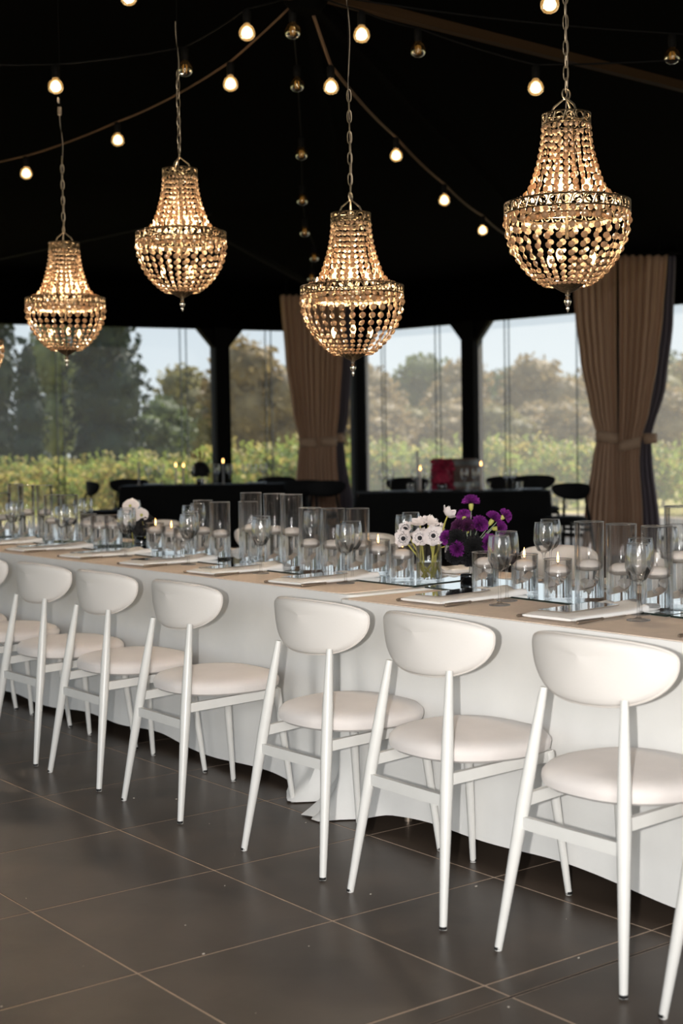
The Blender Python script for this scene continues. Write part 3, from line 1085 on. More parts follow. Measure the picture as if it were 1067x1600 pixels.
MB().lathe([(0, 0), (.036, 0), (.038, .003), (.038, .026), (.034, .029), (.005, .030), (0, .030)], 28).build('foot', mat('black_gloss', (16, 16, 16), .1), t)
MB().tube([(0, 0, .028), (0, 0, .10)], .0045, 12).build('stem', mat('polished_steel', (210, 205, 200), .12, 1.), t)
MB().lathe([(0, .088), (.020, .090), (.036, .100), (.044, .118), (.042, .120), (.030, .108), (0, .100)], 24).build('cup', mat('black_gloss'), t)
heart = Vector((1.95, .309, .885))
CM = {('purple', k): carnation_mesh(.031, M_purple, k) for k in range(2)}
CM.update({('plum', k): carnation_mesh(.031, M_plum, 10 + k) for k in range(2)})
CM.update({('dark', k): carnation_mesh(.034, M_darkflower, 20 + k) for k in range(2)})
ME_calyx = MB().lathe([(.0085, .0), (.0095, -.006), (.008, -.020), (.003, -.027), (.0, -.028)], 10).mesh('calyx', M_calyx)
CA = [('purple', (1.963, .315, 1.062), (0, 0, 1), 'single tall purple carnation rising above all, green calyx showing', 1.0),
      ('purple', (1.945, .335, 1.010), (.3, .5, .8), 'purple carnation facing away below the tall one', .9),
      ('plum', (1.945, .318, .972), toC * .4 + Vector((0, 0, .8)), 'plum carnation in the upper middle of the bunch', 1.0),
      ('purple', (1.980, .290, .980), toC * .5 + Vector((0, 0, .5)) + toR * .2, 'purple carnation at the centre of the bunch beside the green calyxes', 1.05),
      ('purple', (2.025, .262, 1.000), toR * .5 + Vector((0, 0, .7)), 'purple carnation at the upper right of the bunch', .95),
      ('purple', (2.062, .240, 1.010), toR + Vector((0, 0, .6)), 'purple carnation reaching furthest right, seen from the side', .85),
      ('purple', (2.040, .245, .965), toR + toC * .4, 'bright purple carnation at right below the side facing one', .9),
      ('purple', (1.995, .262, .910), toC * .7 + toR * .7, 'large bright purple carnation low at the right', 1.15),
      ('purple', (1.885, .366, .933), toC * .3 - toR + Vector((0, 0, .2)), 'purple carnation at the left edge of the bunch', .85),
      ('purple', (1.900, .325, .893), toC - toR * .3, 'purple carnation in the black flowers facing the camera', .95),
      ('plum', (1.925, .340, .970), toC * .3 - toR * .5 + Vector((0, 0, .8)), 'plum carnation at the upper left of the bunch', 1.0),
      ('dark', (1.910, .338, .928), toC * .8 - toR * .5 + Vector((0, 0, .4)), 'black carnation at the left below the plum one', 1.1),
      ('dark', (1.950, .290, .895), toC + Vector((0, 0, .15)), 'black carnation at the centre front of the bunch', 1.25),
      ('dark', (1.945, .305, .862), toC + Vector((0, 0, -.4)), 'black carnation at the very bottom of the bunch', 1.05),
      ('dark', (1.905, .345, .868), toC * .8 - toR * .7 + Vector((0, 0, -.3)), 'black carnation at the lower left of the bunch', 1.0),
      ('dark', (1.992, .278, .868), toC * .7 + toR * .7 + Vector((0, 0, -.3)), 'black carnation at the lower right of the bunch', 1.0),
      ('dark', (1.965, .335, .930), -toC + Vector((0, 0, .5)), 'black carnation at the back of the bunch', 1.2)]
for i, (k, p, n, l, s) in enumerate(CA):
    p, n = Vector(p), Vector(n).normalized()
    t = thing('carnation', p, l, 'flower', 'carnations in the stand')
    q = n.to_track_quat('Z', 'Y').to_euler()
    o = link('petals', CM[(k, i % 2)], t, None, q)
    o.scale = (s, s, s)
    if k != 'dark':
        o = link('calyx', ME_calyx, t, -n * .002, q)
    b = heart - p
    MB().tube([-n * .012, -n * .03 + Vector((0, 0, -.004)), b], [.0018, .0018, .0018], 6).build('stem', mat('grey_green_stem', (130, 140, 120), .5), t)

# black hydrangea ball with white orchids, left part of the table
t = thing('black_flower_ball', (2.0, 2.90, MZ), 'rounded black flower arrangement left of the middle, under the white orchid', 'flowers')
MB().lathe([(0, 0), (.035, 0), (.04, .03), (.03, .06), (0, .06)], 16).build('bowl', mat('black_gloss'), t)
bm_ = MB()
rnd = random.Random(4)
for k in range(260):
    a, e = rnd.uniform(0, 2 * PI), rnd.uniform(-.5, 1.5)
    d = Vector((math.cos(a) * math.cos(e), math.sin(a) * math.cos(e), math.sin(e)))
    p = Vector((0, 0, .105)) + d * .075 * rnd.uniform(.8, 1.05)
    u = d.orthogonal().normalized()
    w = d.cross(u)
    s = .014
    bm_.add([p - u * s + d * .004, p - w * s, p + u * s + d * .005, p + w * s - d * .003], [(0, 1, 2, 3)])
bm_.build('petals', M_darkflower, t, False)
def orchid(pos, nrm, r, label):
    t = thing('white_orchid', pos, label, 'flower', 'white orchids above the black flowers')
    M = orient(nrm)
    mb = MB()
    for k in range(5):
        a = 2 * PI * k / 5 + .3
        wd = .72 if k in (0, 2) else .45
        R = Matrix.Rotation(a, 4, 'Z')
        def pf(u, v):
            w = math.sin(PI * (.08 + u * .85)) * r * wd
            return M @ (R @ Vector((r * u, (v - .5) * 2 * w, .12 * r * math.sin(u * 3) - .1 * r * abs(v - .5))))
        mb.grid(pf, 7, 6)
    mb.build('petals', M_petal, t)
    MB().lathe([(0, 0), (.006, .004), (.008, .010), (.003, .016), (0, .016)], 10).build('lip', M_calyx, t).matrix_local = M
    MB().tube([M @ Vector((0, 0, -.001)), Vector((.005, -.01, -.05)), Vector((.02, 0, -.12))], .0025, 6).build('stem', M_stem, t)
orchid((1.945, 2.91, .985), toC - toR * .2 + Vector((0, 0, .4)), .047, 'upper white orchid bloom by the left wine glasses')
orchid((1.975, 2.855, .940), toC + toR * .3, .040, 'middle white orchid bloom by the left wine glasses')
orchid((1.94, 2.915, .905), toC - toR * .1 + Vector((0, 0, -.3)), .036, 'lowest white orchid bloom by the left wine glasses')

# ------------------------------------------------------------------ chandeliers
def bead_mb(r, th, n=8):
    mb = MB()
    vs = [(0, 0, th)] + [(r * .55 * math.cos(2 * PI * (k + .5) / n), r * .55 * math.sin(2 * PI * (k + .5) / n), th * .8) for k in range(n)]
    vs += [(r * math.cos(2 * PI * k / n), r * math.sin(2 * PI * k / n), 0) for k in range(n)] + [(0, 0, -th)]
    fs = []
    for k in range(n):
        k2 = (k + 1) % n
        fs += [(0, 1 + k, 1 + k2), (1 + k, 1 + n + k2, 1 + k2), (1 + k, 1 + n + k, 1 + n + k2), (1 + n + k, 1 + 2 * n, 1 + n + k2)]
    return mb.add(vs, fs)
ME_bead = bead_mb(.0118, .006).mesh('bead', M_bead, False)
def link_mesh():
    mb = MB()
    pts = []
    for k in range(17):
        a = 2 * PI * k / 16
        pts.append((.0085 * math.cos(a), 0, .019 * math.sin(a) + .006 * math.copysign(min(1, abs(math.sin(a)) * 2), math.sin(a))))
    return mb.tube(pts, .0021, 6, False).mesh('chain_link', M_chain)
ME_link = link_mesh()

def fret_band(r, z, h, n, parent, name):
    """pierced metal band: two rails and scrolls between them"""
    mb = MB()
    for zz in (z - h / 2, z + h / 2):
        mb.tube([(r * math.cos(2 * PI * k / 48), r * math.sin(2 * PI * k / 48), zz) for k in range(49)], .0028, 6, False)
    b = mb.build(name, M_silver, parent)
    sc = MB()
    for k in range(n):
        a0 = 2 * PI * k / n
        da = PI / n
        pts = []
        for j in range(11):
            t = j / 10 * 2 * PI * .9
            rr = .42 * h * (1 - .35 * j / 10)
            th = a0 + rr * math.cos(t) / r
            pts.append((r * math.cos(th), r * math.sin(th), z + rr * math.sin(t)))
        sc.tube(pts, .0026, 5)
        th = a0 + da
        sc.tube([(r * math.cos(th - .3 * da), r * math.sin(th - .3 * da), z - h * .45), (r * math.cos(th), r * math.sin(th), z), (r * math.cos(th + .3 * da), r * math.sin(th + .3 * da), z + h * .45)], .003, 5)
    sc.build('scrollwork', M_silver, b)
    return b

def make_chandelier():
    root = thing('beaded_chandelier', (0, 0, 0), 'x', 'chandelier', 'beaded basket chandeliers above the long table')
    fret_band(.078, .288, .034, 14, root, 'top_band')
    fret_band(.205, 0, .034, 34, root, 'middle_band')
    # wire frame ribs
    fr = MB()
    def upr(t):
        return .079 + .058 * (t ** 1.8) + .012 * max(0, (t - .85) / .15)
    def upz(t):
        return .268 - .236 * t
    for k in range(6):
        a = 2 * PI * k / 6
        fr.tube([(upr(j / 8) * math.cos(a), upr(j / 8) * math.sin(a), upz(j / 8)) for j in range(9)], .0018, 5)
        fr.tube([(.148 * math.cos(a), .148 * math.sin(a), .03), (.203 * math.cos(a), .203 * math.sin(a), .016)], .0018, 5)
    fr.tube([(.15 * math.cos(2 * PI * k / 40), .15 * math.sin(2 * PI * k / 40), .030) for k in range(41)], .0025, 6, False)
    fr.tube([(.14 * math.cos(2 * PI * k / 40), .14 * math.sin(2 * PI * k / 40), -.03) for k in range(41)], .0035, 6, False)
    for k in range(3):
        a = 2 * PI * k / 3 + .2
        fr.tube([(.14 * math.cos(a), .14 * math.sin(a), -.03), (.203 * math.cos(a), .203 * math.sin(a), -.014)], .002, 5)
        fr.tube([(0, 0, -.03), (.14 * math.cos(a), .14 * math.sin(a), -.03)], .003, 5)
    fr.tube([(0, 0, .30), (0, 0, -.10)], .006, 8)
    for k in range(3):
        a = 2 * PI * k / 3
        fr.tube([(0, 0, .302), (.08 * math.cos(a), .08 * math.sin(a), .302)], .003, 5)
    fr.build('wire_frame', M_silver, root)
    # upper curtain of beads
    up = MB()
    rows, cols = 11, 26
    unit = bead_mb(.0098, .0045)
    for j in range(rows):
        t = (j + .4) / rows
        r, z = upr(t), upz(t)
        s = .8 + .35 * t
        for k in range(cols):
            a = 2 * PI * k / cols + random.uniform(-.03, .03)
            yaw = a + random.uniform(-.5, .5)
            Mx = Matrix.Translation((r * math.cos(a), r * math.sin(a), z)) @ Matrix.Rotation(yaw, 4, 'Z') @ Matrix.Rotation(PI / 2 + random.uniform(-.15, .15), 4, 'Y') @ Matrix.Scale(s, 4)
            up.add([Mx @ Vector(p) for p in unit.v], unit.f)
    # the swag row on the shoulder and under the band
    for k in range(44):
        a = 2 * PI * k / 44
        for r, z, s in ((.172, .024, .95), (.203, -.027, 1.05), (.142, -.040, 1.0)):
            Mx = Matrix.Translation((r * math.cos(a), r * math.sin(a), z)) @ Matrix.Rotation(a + random.uniform(-.4, .4), 4, 'Z') @ Matrix.Rotation(PI / 2 + random.uniform(-.2, .2), 4, 'Y') @ Matrix.Scale(s, 4)
            up.add([Mx @ Vector(p) for p in unit.v], unit.f)
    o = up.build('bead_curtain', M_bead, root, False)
    o['kind'] = 'stuff'
    # bowl strands: wires and single beads
    wires = MB()
    ns, nb = 30, 10
    def bowl(t):                                                    # t 0..1 along the arc
        a = t * PI / 2 * .84
        return .050 + (.205 - .050) * math.cos(a) ** 1.45, -.030 - .232 * math.sin(a)
    for k in range(ns):
        a = 2 * PI * k / ns
        ca, sa = math.cos(a), math.sin(a)
        wires.tube([(bowl(j / 8)[0] * ca, bowl(j / 8)[0] * sa, bowl(j / 8)[1]) for j in range(9)], .0007, 4)
        for j in range(nb):
            t = ((j + .45) / nb) ** .92
            r, z = bowl(t)
            r2, z2 = bowl(min(1, t + .03))
            tilt = math.atan2(r - r2, z - z2)
            s = 1.1 - .42 * t
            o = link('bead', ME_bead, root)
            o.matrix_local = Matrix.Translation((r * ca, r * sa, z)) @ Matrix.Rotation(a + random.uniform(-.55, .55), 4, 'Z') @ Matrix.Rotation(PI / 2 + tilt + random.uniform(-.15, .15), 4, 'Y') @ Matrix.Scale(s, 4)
    o = wires.build('bead_wires', M_silver, root)
    # cup and finial
    cup = MB()
    def cf(u, v):
        a = 2 * PI * u
        r = (.056 * (1 - v) ** .8 + .006) * (1 + .05 * math.cos(a * 16) * (1 - v))
        return (r * math.cos(a), r * math.sin(a), -.243 - .036 * v ** .9)
    cup.grid(cf, 64, 7, True)
    cup.build('bottom_cup', M_silver, root)
    MB().lathe([(0, -.272), (.006, -.275), (.009, -.283), (.006, -.288), (.011, -.298), (.0125, -.306), (.009, -.316), (.005, -.322), (.006, -.327), (.003, -.338), (0, -.342)], 14).build('finial', mat('bright_silver', (225, 215, 200), .25, 1.), root)
    # bulbs
    cb = MB().lathe([(0, 0), (.008, .004), (.0145, .02), (.0125, .034), (.005, .052), (0, .056)], 14).mesh('candle_bulb', M_candlebulb)
    for k in range(4):
        a = 2 * PI * k / 4 + .5
        link('candle_bulb', cb, root, (.065 * math.cos(a), .065 * math.sin(a), .035))
    for k in range(3):
        a = 2 * PI * k / 3 - .6
        link('candle_bulb', cb, root, (.085 * math.cos(a), .085 * math.sin(a), -.140), (PI, 0, 0)).scale = (.75, .75, .8)
    ld = bpy.data.lights.new('chandelier_light', 'POINT')
    ld.energy = 15.0
    ld.color = (1, .80, .58)
    ld.shadow_soft_size = .05
    for z in (.06, .0):
        l = bpy.data.objects.new('chandelier_light', ld)
        COL.objects.link(l)
        l.parent = root
        l.location = (0, 0, z)
    return root

def hang(root, top, nlinks=30):
    """three hooks, chain of single links, cord and the hidden wire up to the roof, in root's own coordinates"""
    hooks = MB()
    for k in range(3):
        a = 2 * PI * k / 3 + .4
        hooks.tube([(.055 * math.cos(a), .055 * math.sin(a), .302), (.040 * math.cos(a), .040 * math.sin(a), .330), (.012 * math.cos(a), .012 * math.sin(a), .352), (0, 0, .362)], [.003, .004, .003, .003], 6)
    ring = [(.018 * math.cos(t * PI / 8), 0, .372 + .018 * math.sin(t * PI / 8)) for t in range(17)]
    hooks.tube(ring, .0028, 6, False)
    hooks.build('hook_crown', M_chain, root)
    z = .400
    k = 0
    top_l = top - root.location.z
    zc = min(top_l, .40 + nlinks * .041)
    while z < zc:
        link('chain_link', ME_link, root, (0, 0, z), (0, 0, .5 + (k % 2) * PI / 2))
        z += .041
        k += 1
    pts = []
    for j in range(30):
        q = j / 29
        pts.append((.006 * math.sin(q * 17) + .003, .006 * math.cos(q * 13), .31 + (top_l - .31) * q))
    MB().tube(pts, .0021, 6).build('power_cord', M_cord, root)
    xr, yr = root.location.x - HUB.x, root.location.y - HUB.y
    MB().tube([(.0, 0, z - .03), (-.006, 0, 3.84 - root.location.z)], .0016, 6).build('hanger_wire', M_cable, root)

ch = make_chandelier()
spots = [((1.80, -.345, 2.056), 3.35, 'largest beaded chandelier, at upper right in front of the wide curtain'),
         ((1.835, .862, 1.902), 3.12, 'beaded chandelier, lowest in the middle of the picture, before the narrow curtain'),
         ((1.735, 2.0, 2.250), 3.22, 'beaded chandelier hanging high, second from the left'),
         ((1.725, 3.16, 2.057), 3.02, 'smallest whole beaded chandelier, at left above the cypress window'),
         ((1.73, 4.46, 1.93), 3.0, 'beaded chandelier at the left picture edge, only its beaded rim showing')]
roots = []
for i, (p, top, l) in enumerate(spots):
    if i == 0:
        r = ch
        r.location = p
        r['label'] = l
    else:
        r = dup(ch, p, (0, .5, 1.1, .8, .3)[i], l)
    roots.append((r, top))
for (r, top), nl in zip(roots, (30, 10, 9, 9, 9)):
    hang(r, top, nl)
MB().box((-.010, -.002, 0), (.014, .002, .028), Matrix.Translation((0, 0, 1.18))).build('paper_tag', M_tag, roots[1][0], False)
MB().box((-.008, -.002, 0), (.010, .002, .024), Matrix.Translation((-.04, 0, 1.02)) @ Matrix.Rotation(.3, 4, 'Y')).build('paper_tag', M_tag, roots[3][0], False)
MB().tube([(-.02, 0, .96), (-.018, 0, 1.0)], .011, 8).build('plug', M_cord, roots[3][0])
MB().tube([(.0, 0, 1.21), (.0, 0, 1.25)], .013, 8).build('plug', M_cord, roots[1][0])

# ------------------------------------------------------------------ festoon strings
ME_globe = MB().lathe([(.0145, .045), (.0165, .034), (.030, .022), (.0375, .006), (.0395, -.008), (.037, -.021), (.028, -.033), (.014, -.040), (0, -.042)], 20).mesh('bulb', M_frost)
ME_globe_off = MB().lathe([(.0145, .045), (.0165, .034), (.030, .022), (.0375, .006), (.0395, -.008), (.037, -.021), (.028, -.033), (.014, -.040), (0, -.042)], 20).mesh('bulb', M_bulbglass)
ME_core = MB().lathe([(0, .030), (.010, .027), (.022, .012), (.0275, -.006), (.025, -.018), (.014, -.029), (0, -.031)], 16).mesh('glow', M_glow)
mb = MB()
for k in range(4):
    a = PI / 4 + k * PI / 2
    mb.tube([(.004 * math.cos(a), .004 * math.sin(a), .03), (.013 * math.cos(a), .013 * math.sin(a), .012), (.010 * math.cos(a), .010 * math.sin(a), -.022)], .0012, 5)
ME_fil = mb.mesh('filament', M_filament)
ME_sock = MB().lathe([(0, .105), (.012, .105), (.019, .098), (.020, .06), (.018, .045), (.0165, .040), (0, .040)], 14).mesh('socket', M_cable)
def festoon(label, pts, ends, m=None, w=.0045):
    """pts: (position, lit) along the string; ends: points the cable runs on to"""
    t = thing('string_light', hb, label, 'string lights', 'festoon light strings from the roof hub')
    path = [Vector(hb)]
    for p, lit in pts:
        path.append(Vector(p) + Vector((0, 0, .108)))
    path += [Vector(q) for q in ends]
    fine = []
    for a, b in zip(path, path[1:]):
        for j in range(6):
            q = j / 6
            fine.append(a.lerp(b, q) - Vector((0, 0, .03 * (b - a).length * q * (1 - q) * 2)))
    fine.append(path[-1])
    MB().tube([p - Vector(hb) for p in fine], w, 6).build('cable', m or M_cable, t)
    for p, lit in pts:
        b = link('bulb', ME_globe if lit else ME_globe_off, t, Vector(p) - Vector(hb), (0, 0, random.uniform(0, 3)))
        link('socket', ME_sock, b)
        if lit:
            link('glow', ME_core, b)
        else:
            b['label'] = 'unlit clear bulb with visible filament'
            link('filament', ME_fil, b)
festoon('string of lit bulbs running down to the right towards the wide curtain', [((2.803, 2.257, 3.131), 1), ((4.001, 3.183, 3.07), 1), ((4.88, 3.733, 2.956), 1), ((5.925, 4.47, 2.928), 1), ((7.222, 5.457, 2.978), 1)], [(9.5, 7.2, 3.2)], M_strap, .009)
festoon('string of unlit bulbs running straight back from the hub, above the middle chandelier', [((2.485, 2.144, 3.335), 0), ((3.059, 2.91, 3.312), 0), ((3.81, 3.916, 3.182), 0), ((4.445, 4.793, 3.07), 0), ((5.043, 5.591, 2.988), 0), ((5.82, 6.523, 2.943), 0), ((6.369, 7.315, 2.877), 0)], [(8.2, 9.6, 3.1)])
festoon('string of three lit bulbs sloping down to the far left', [((2.393, 2.571, 3.155), 1), ((2.639, 4.227, 3.192), 1), ((2.384, 4.996, 3.085), 1)], [(2.1, 6.6, 3.3)], M_strap, .006)
festoon('string along the upper left with an unlit bulb beside a chandelier chain', [((2.153, 2.052, 3.253), 1), (tuple(at(289, 107, 7.3)), 0), ((1.678, 3.116, 3.156), 1)], [(.6, 3.6, 3.25)])
festoon('string running right along the brown beam with one unlit bulb', [((2.585, 1.722, 3.236), 1), ((3.167, 1.991, 3.314), 0), ((3.428, 1.408, 3.038), 1)], [(4.6, .4, 3.2)])
festoon('string at the upper right edge carrying one unlit bulb', [((3.969, 1.004, 3.182), 0)], [(5.2, .2, 3.3)])
festoon('string at the top edge with a lit bulb beside the right chandelier chain', [((2.638, .54, 3.09), 1)], [(2.7, -1.4, 3.3)])
festoon('string at the top edge left with a lit bulb cut by the frame', [((1.713, 2.397, 3.429), 1)], [(.4, 2.6, 3.45)])

# ------------------------------------------------------------------ curtains
def curtain_panel(prof, d, depth0, m, parent, name, seed, amp=.035, npl=7):
    """prof: (py, pxL, pxR) as drawn by the edges at distance d; pleats push in depth"""
    rnd = random.Random(seed)
    ph = [rnd.uniform(0, 6) for _ in range(4)]
    rows = []
    N = 40
    for i in range(N + 1):
        y = prof[0][0] + (prof[-1][0] - prof[0][0]) * i / N
        for a, b in zip(prof, prof[1:]):
            if a[0] <= y <= b[0]:
                q = (y - a[0]) / (b[0] - a[0])
                q = q * q * (3 - 2 * q) * .5 + q * .5
                rows.append((y, a[1] + (b[1] - a[1]) * q, a[2] + (b[2] - a[2]) * q))
                break
    mb = MB()
    fwd = Vector((CF.x, CF.y, 0)).normalized()
    vs, fs = [], []
    n = 64
    w0 = rows[0][2] - rows[0][1]
    for y, l, r in rows:
        g = (r - l) / w0
        for k in range(n):
            u = k / (n - 1)
            p = at(l + (r - l) * u, y, d)
            dd = amp * (.5 + .5 * g) * (math.sin(u * npl * 2 * PI + ph[0] + .5 * math.sin(u * 5 + ph[1])) + .4 * math.sin(u * npl * 4.3 * PI + ph[2]))
            vs.append(p + fwd * (depth0 + dd))
    for i in range(len(rows) - 1):
        for k in range(n - 1):
            fs.append((i * n + k, i * n + k + 1, (i + 1) * n + k + 1, (i + 1) * n + k))
    mb.add(vs, fs)
    if parent is not None:
        mb.v = [tuple(Vector(p) - parent.location) for p in mb.v]
    o = mb.build(name, m, parent)
    sm = o.modifiers.new('cloth', 'SOLIDIFY')
    sm.thickness = .006
    return o
def tieback(py, l, r, d, parent, m=M_tie, slope=0.):
    fwd = Vector((CF.x, CF.y, 0)).normalized()
    mb = MB()
    n = 28
    vs, fs = [], []
    c = at((l + r) / 2, py, d)
    w = (r - l) / 2 * d / 2222
    right = Vector((CR.x, CR.y, 0)).normalized()
    for k in range(n):
        a = 2 * PI * k / n
        p = c + right * (w + .012) * math.cos(a) + fwd * .09 * math.sin(a)
        for h in (-.06, .06):
            vs.append(p + Vector((0, 0, h + slope * math.cos(a))) - parent.location)
    for k in range(n):
        k2 = (k + 1) % n
        fs.append((2 * k, 2 * k2, 2 * k2 + 1, 2 * k + 1))
    o = mb.add(vs, fs).build('tieback', m, parent)
    o.modifiers.new('band', 'SOLIDIFY').thickness = .006
def curtain(name, label, d, prof, m, tie, seed, depth0=0., npl=7, slope=0.):
    b = at((prof[-1][1] + prof[-1][2]) / 2, 700, d)
    t = thing('curtain', (b.x, b.y, 0), label, 'curtain', 'tied-back curtains')
    curtain_panel(prof, d, depth0, m, t, 'fabric', seed, npl=npl)
    tieback(tie[0], tie[1], tie[2], d + depth0, t, slope=slope)
    # rail hooks up to the roof
    top = at((prof[0][1] + prof[0][2]) / 2, prof[0][0], d + depth0)
    l_, r2 = at(prof[0][1], prof[0][0], d + depth0), at(prof[0][2], prof[0][0], d + depth0)
    mb = MB().tube([l_ - t.location + Vector((0, 0, .01)), r2 - t.location + Vector((0, 0, .01))], .02, 8)
    for q in (.15, .85):
        p = l_.lerp(r2, q) - t.location
        mb.tube([p, Vector((p.x, p.y, 3.72))], .012, 6)
    mb.build('rail', M_post, t)
D2 = 16.0
fy = lambda d: 695 + 1.27 * 2222 / d
curtain('c', 'taupe curtain panel, left half of the wide right curtain', D2, [(403, 893, 963), (490, 898, 963), (560, 906, 963), (640, 921, 964), (683, 932, 964), (720, 925, 966), (800, 913, 969), (fy(D2), 908, 970)], M_curtain, (683, 932, 964), 1, .0, 6, -.02)
curtain('c', 'taupe curtain panel, right half of the wide right curtain', D2, [(399, 966, 1041), (490, 967, 1034), (560, 967, 1026), (640, 967, 1013), (690, 966, 999), (720, 964, 997), (800, 965, 1002), (fy(D2), 964, 1004)], M_curtain, (694, 966, 998), 2, .0, 6, .03)
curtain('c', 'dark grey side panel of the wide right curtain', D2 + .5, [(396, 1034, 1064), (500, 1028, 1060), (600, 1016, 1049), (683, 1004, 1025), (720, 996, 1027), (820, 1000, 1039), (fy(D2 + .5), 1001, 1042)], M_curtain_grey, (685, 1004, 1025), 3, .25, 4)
D1 = 18.5
curtain('c', 'taupe curtain panel, left half of the narrow middle curtain', D1, [(461, 438, 498), (560, 446, 498), (640, 457, 497), (690, 468, 497), (720, 465, 498), (780, 460, 501), (fy(D1), 457, 502)], M_curtain, (692, 468, 496), 4, .0, 6)
curtain('c', 'taupe curtain panel, right half of the narrow middle curtain', D1, [(461, 494, 540), (560, 495, 535), (640, 496, 530), (690, 497, 525), (720, 495, 526), (780, 496, 531), (fy(D1), 496, 532)], M_curtain, (690, 501, 525), 5, .0, 5)
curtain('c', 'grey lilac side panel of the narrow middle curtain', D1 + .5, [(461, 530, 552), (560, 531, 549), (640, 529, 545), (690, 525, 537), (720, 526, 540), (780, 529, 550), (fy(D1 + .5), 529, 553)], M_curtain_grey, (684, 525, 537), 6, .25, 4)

# ------------------------------------------------------------------ black side tables and chairs at the back
rgt = Vector((CR.x, CR.y, 0)).normalized()
fw2 = Vector((CF.x, CF.y, 0)).normalized()
ANG = math.atan2(rgt.y, rgt.x)
def black_table(px0, px1, py, d, w, label, cl, hem=.03):
    c = at((px0 + px1) / 2, py, d)
    L = (px1 - px0) * d / 2222
    z = c.z
    p = c + fw2 * w / 2
    t = thing('side_table', (p.x, p.y, 0), label, 'table', 'black side tables by the windows', ANG)
    MB().box((-L / 2 + .02, -w / 2 + .02, z - .04), (L / 2 - .02, w / 2 - .02, z - .006)).build('tabletop', M_barrel, t, False)
    for a in (-1, 1):
        for b in (-1, 1):
            MB().tube([(a * (L / 2 - .15), b * (w / 2 - .12), 0), (a * (L / 2 - .15), b * (w / 2 - .12), z - .03)], .016, 8).build('leg', M_post, t)
    o = drape(-L / 2, L / 2, -w / 2, w / 2, z, hem, lambda p_, n_, t_: (.03 * t_, 0, 0), .014, .08, M_blackcloth, 'tablecloth', int(px0))
    o.location = (p.x, p.y, 0)
    o.rotation_euler = (0, 0, ANG)
    tag(o, cl, 'tablecloth', 'black tablecloths')
    return z
Z1 = black_table(184, 478, 758, 17.5, .85, 'side table under black cloth at left, before the cypress window', 'black tablecloth of the left side table, hanging to the floor')
Z2 = black_table(556, 862, 769, 15.5, .85, 'side table under black cloth behind the flowers, before the right window', 'black tablecloth of the right side table, hanging to the floor')
bchair = make_chair('black dining chair between the right black table and the wide curtain', True)
bchair['group'] = 'black chairs at the side tables'
def put_chair(o, px, d, rz, sc=1.03):
    p = at(px, 700, d)
    o.location = (p.x, p.y, 0)
    o.rotation_euler = (0, 0, rz)
    o.scale = (sc, sc, sc)
put_chair(bchair, 905, 15.3, ANG - PI / 2 - .75)
for px, d, rz, l in [(124, 17.8, ANG + .42, 'black chair standing alone at far left, backrest seen from the side'), (197, 18.9, ANG - PI / 2 + .3, 'black chair behind the left end of the left black table'),
                     (432, 18.9, ANG - PI / 2, 'black chair behind the right end of the left black table'), (506, 16.2, ANG + PI / 2 + .1, 'black chair in front of the narrow middle curtain, right one'),
                     (470, 16.6, ANG + PI / 2 - .2, 'black chair in front of the narrow middle curtain, left one'), (635, 17.3, ANG - PI / 2, 'black chair behind the left half of the right black table'),
                     (792, 17.3, ANG - PI / 2 - .1, 'black chair behind the right half of the right black table, left one'), (828, 17.5, ANG - PI / 2 + .2, 'black chair behind the right half of the right black table, right one')]:
    put_chair(dup(bchair, (0, 0, 0), 0, l), px, d, rz, 1.08)

def on_table(px, d, z):
    p = at(px, 700, d)
    return Vector((p.x, p.y, z))
def taper(px, d, z, h, label, lit, m=M_wax, holder=True):
    t = thing('taper_candle', on_table(px, d, z), label, 'candle', 'taper candles on the side tables')
    MB().lathe([(0, 0), (.030, 0), (.032, .006), (.012, .014), (.010, .03), (.014, .045), (0, .045)], 14).build('holder', M_steel, t)
    MB().tube([(0, 0, .02), (0, 0, h)], [.012, .0095], 12).build('wax', m, t)
    MB().tube([(0, 0, h - .002), (.001, 0, h + .01)], .0012, 5).build('wick', M_wick, t)
    if lit:
        o = link('flame', ME_flame, t, (0, 0, h + .004))
        o.scale = (2.2, 2.2, 1.5)
hp = lambda py, d, z: CP.z - .0 + (695 - py) * d / 2222 - z
taper(216, 17.9, Z1, hp(718, 17.9, Z1), 'unlit grey taper candle at the left end of the left black table', False, M_grey_wax)
taper(274, 17.85, Z1, hp(726, 17.85, Z1), 'lit taper candle, left one of a pair on the left black table', True)
taper(286, 17.95, Z1, hp(727, 17.95, Z1), 'lit taper candle, right one of a pair on the left black table', True)
taper(348, 17.9, Z1, hp(721, 17.9, Z1), 'lit taper candle right of the dark flowers on the left black table', True, M_grey_wax)
taper(652, 16.05, Z2, hp(706, 16.05, Z2), 'tall unlit grey taper candle on the right black table', False, M_grey_wax)
taper(656, 15.75, Z2, hp(738, 15.75, Z2), 'lit taper candle before the grey one on the right black table', True)
taper(751, 15.9, Z2, hp(732, 15.9, Z2), 'lit taper candle right of the barrel on the right black table', True)
gi = 0
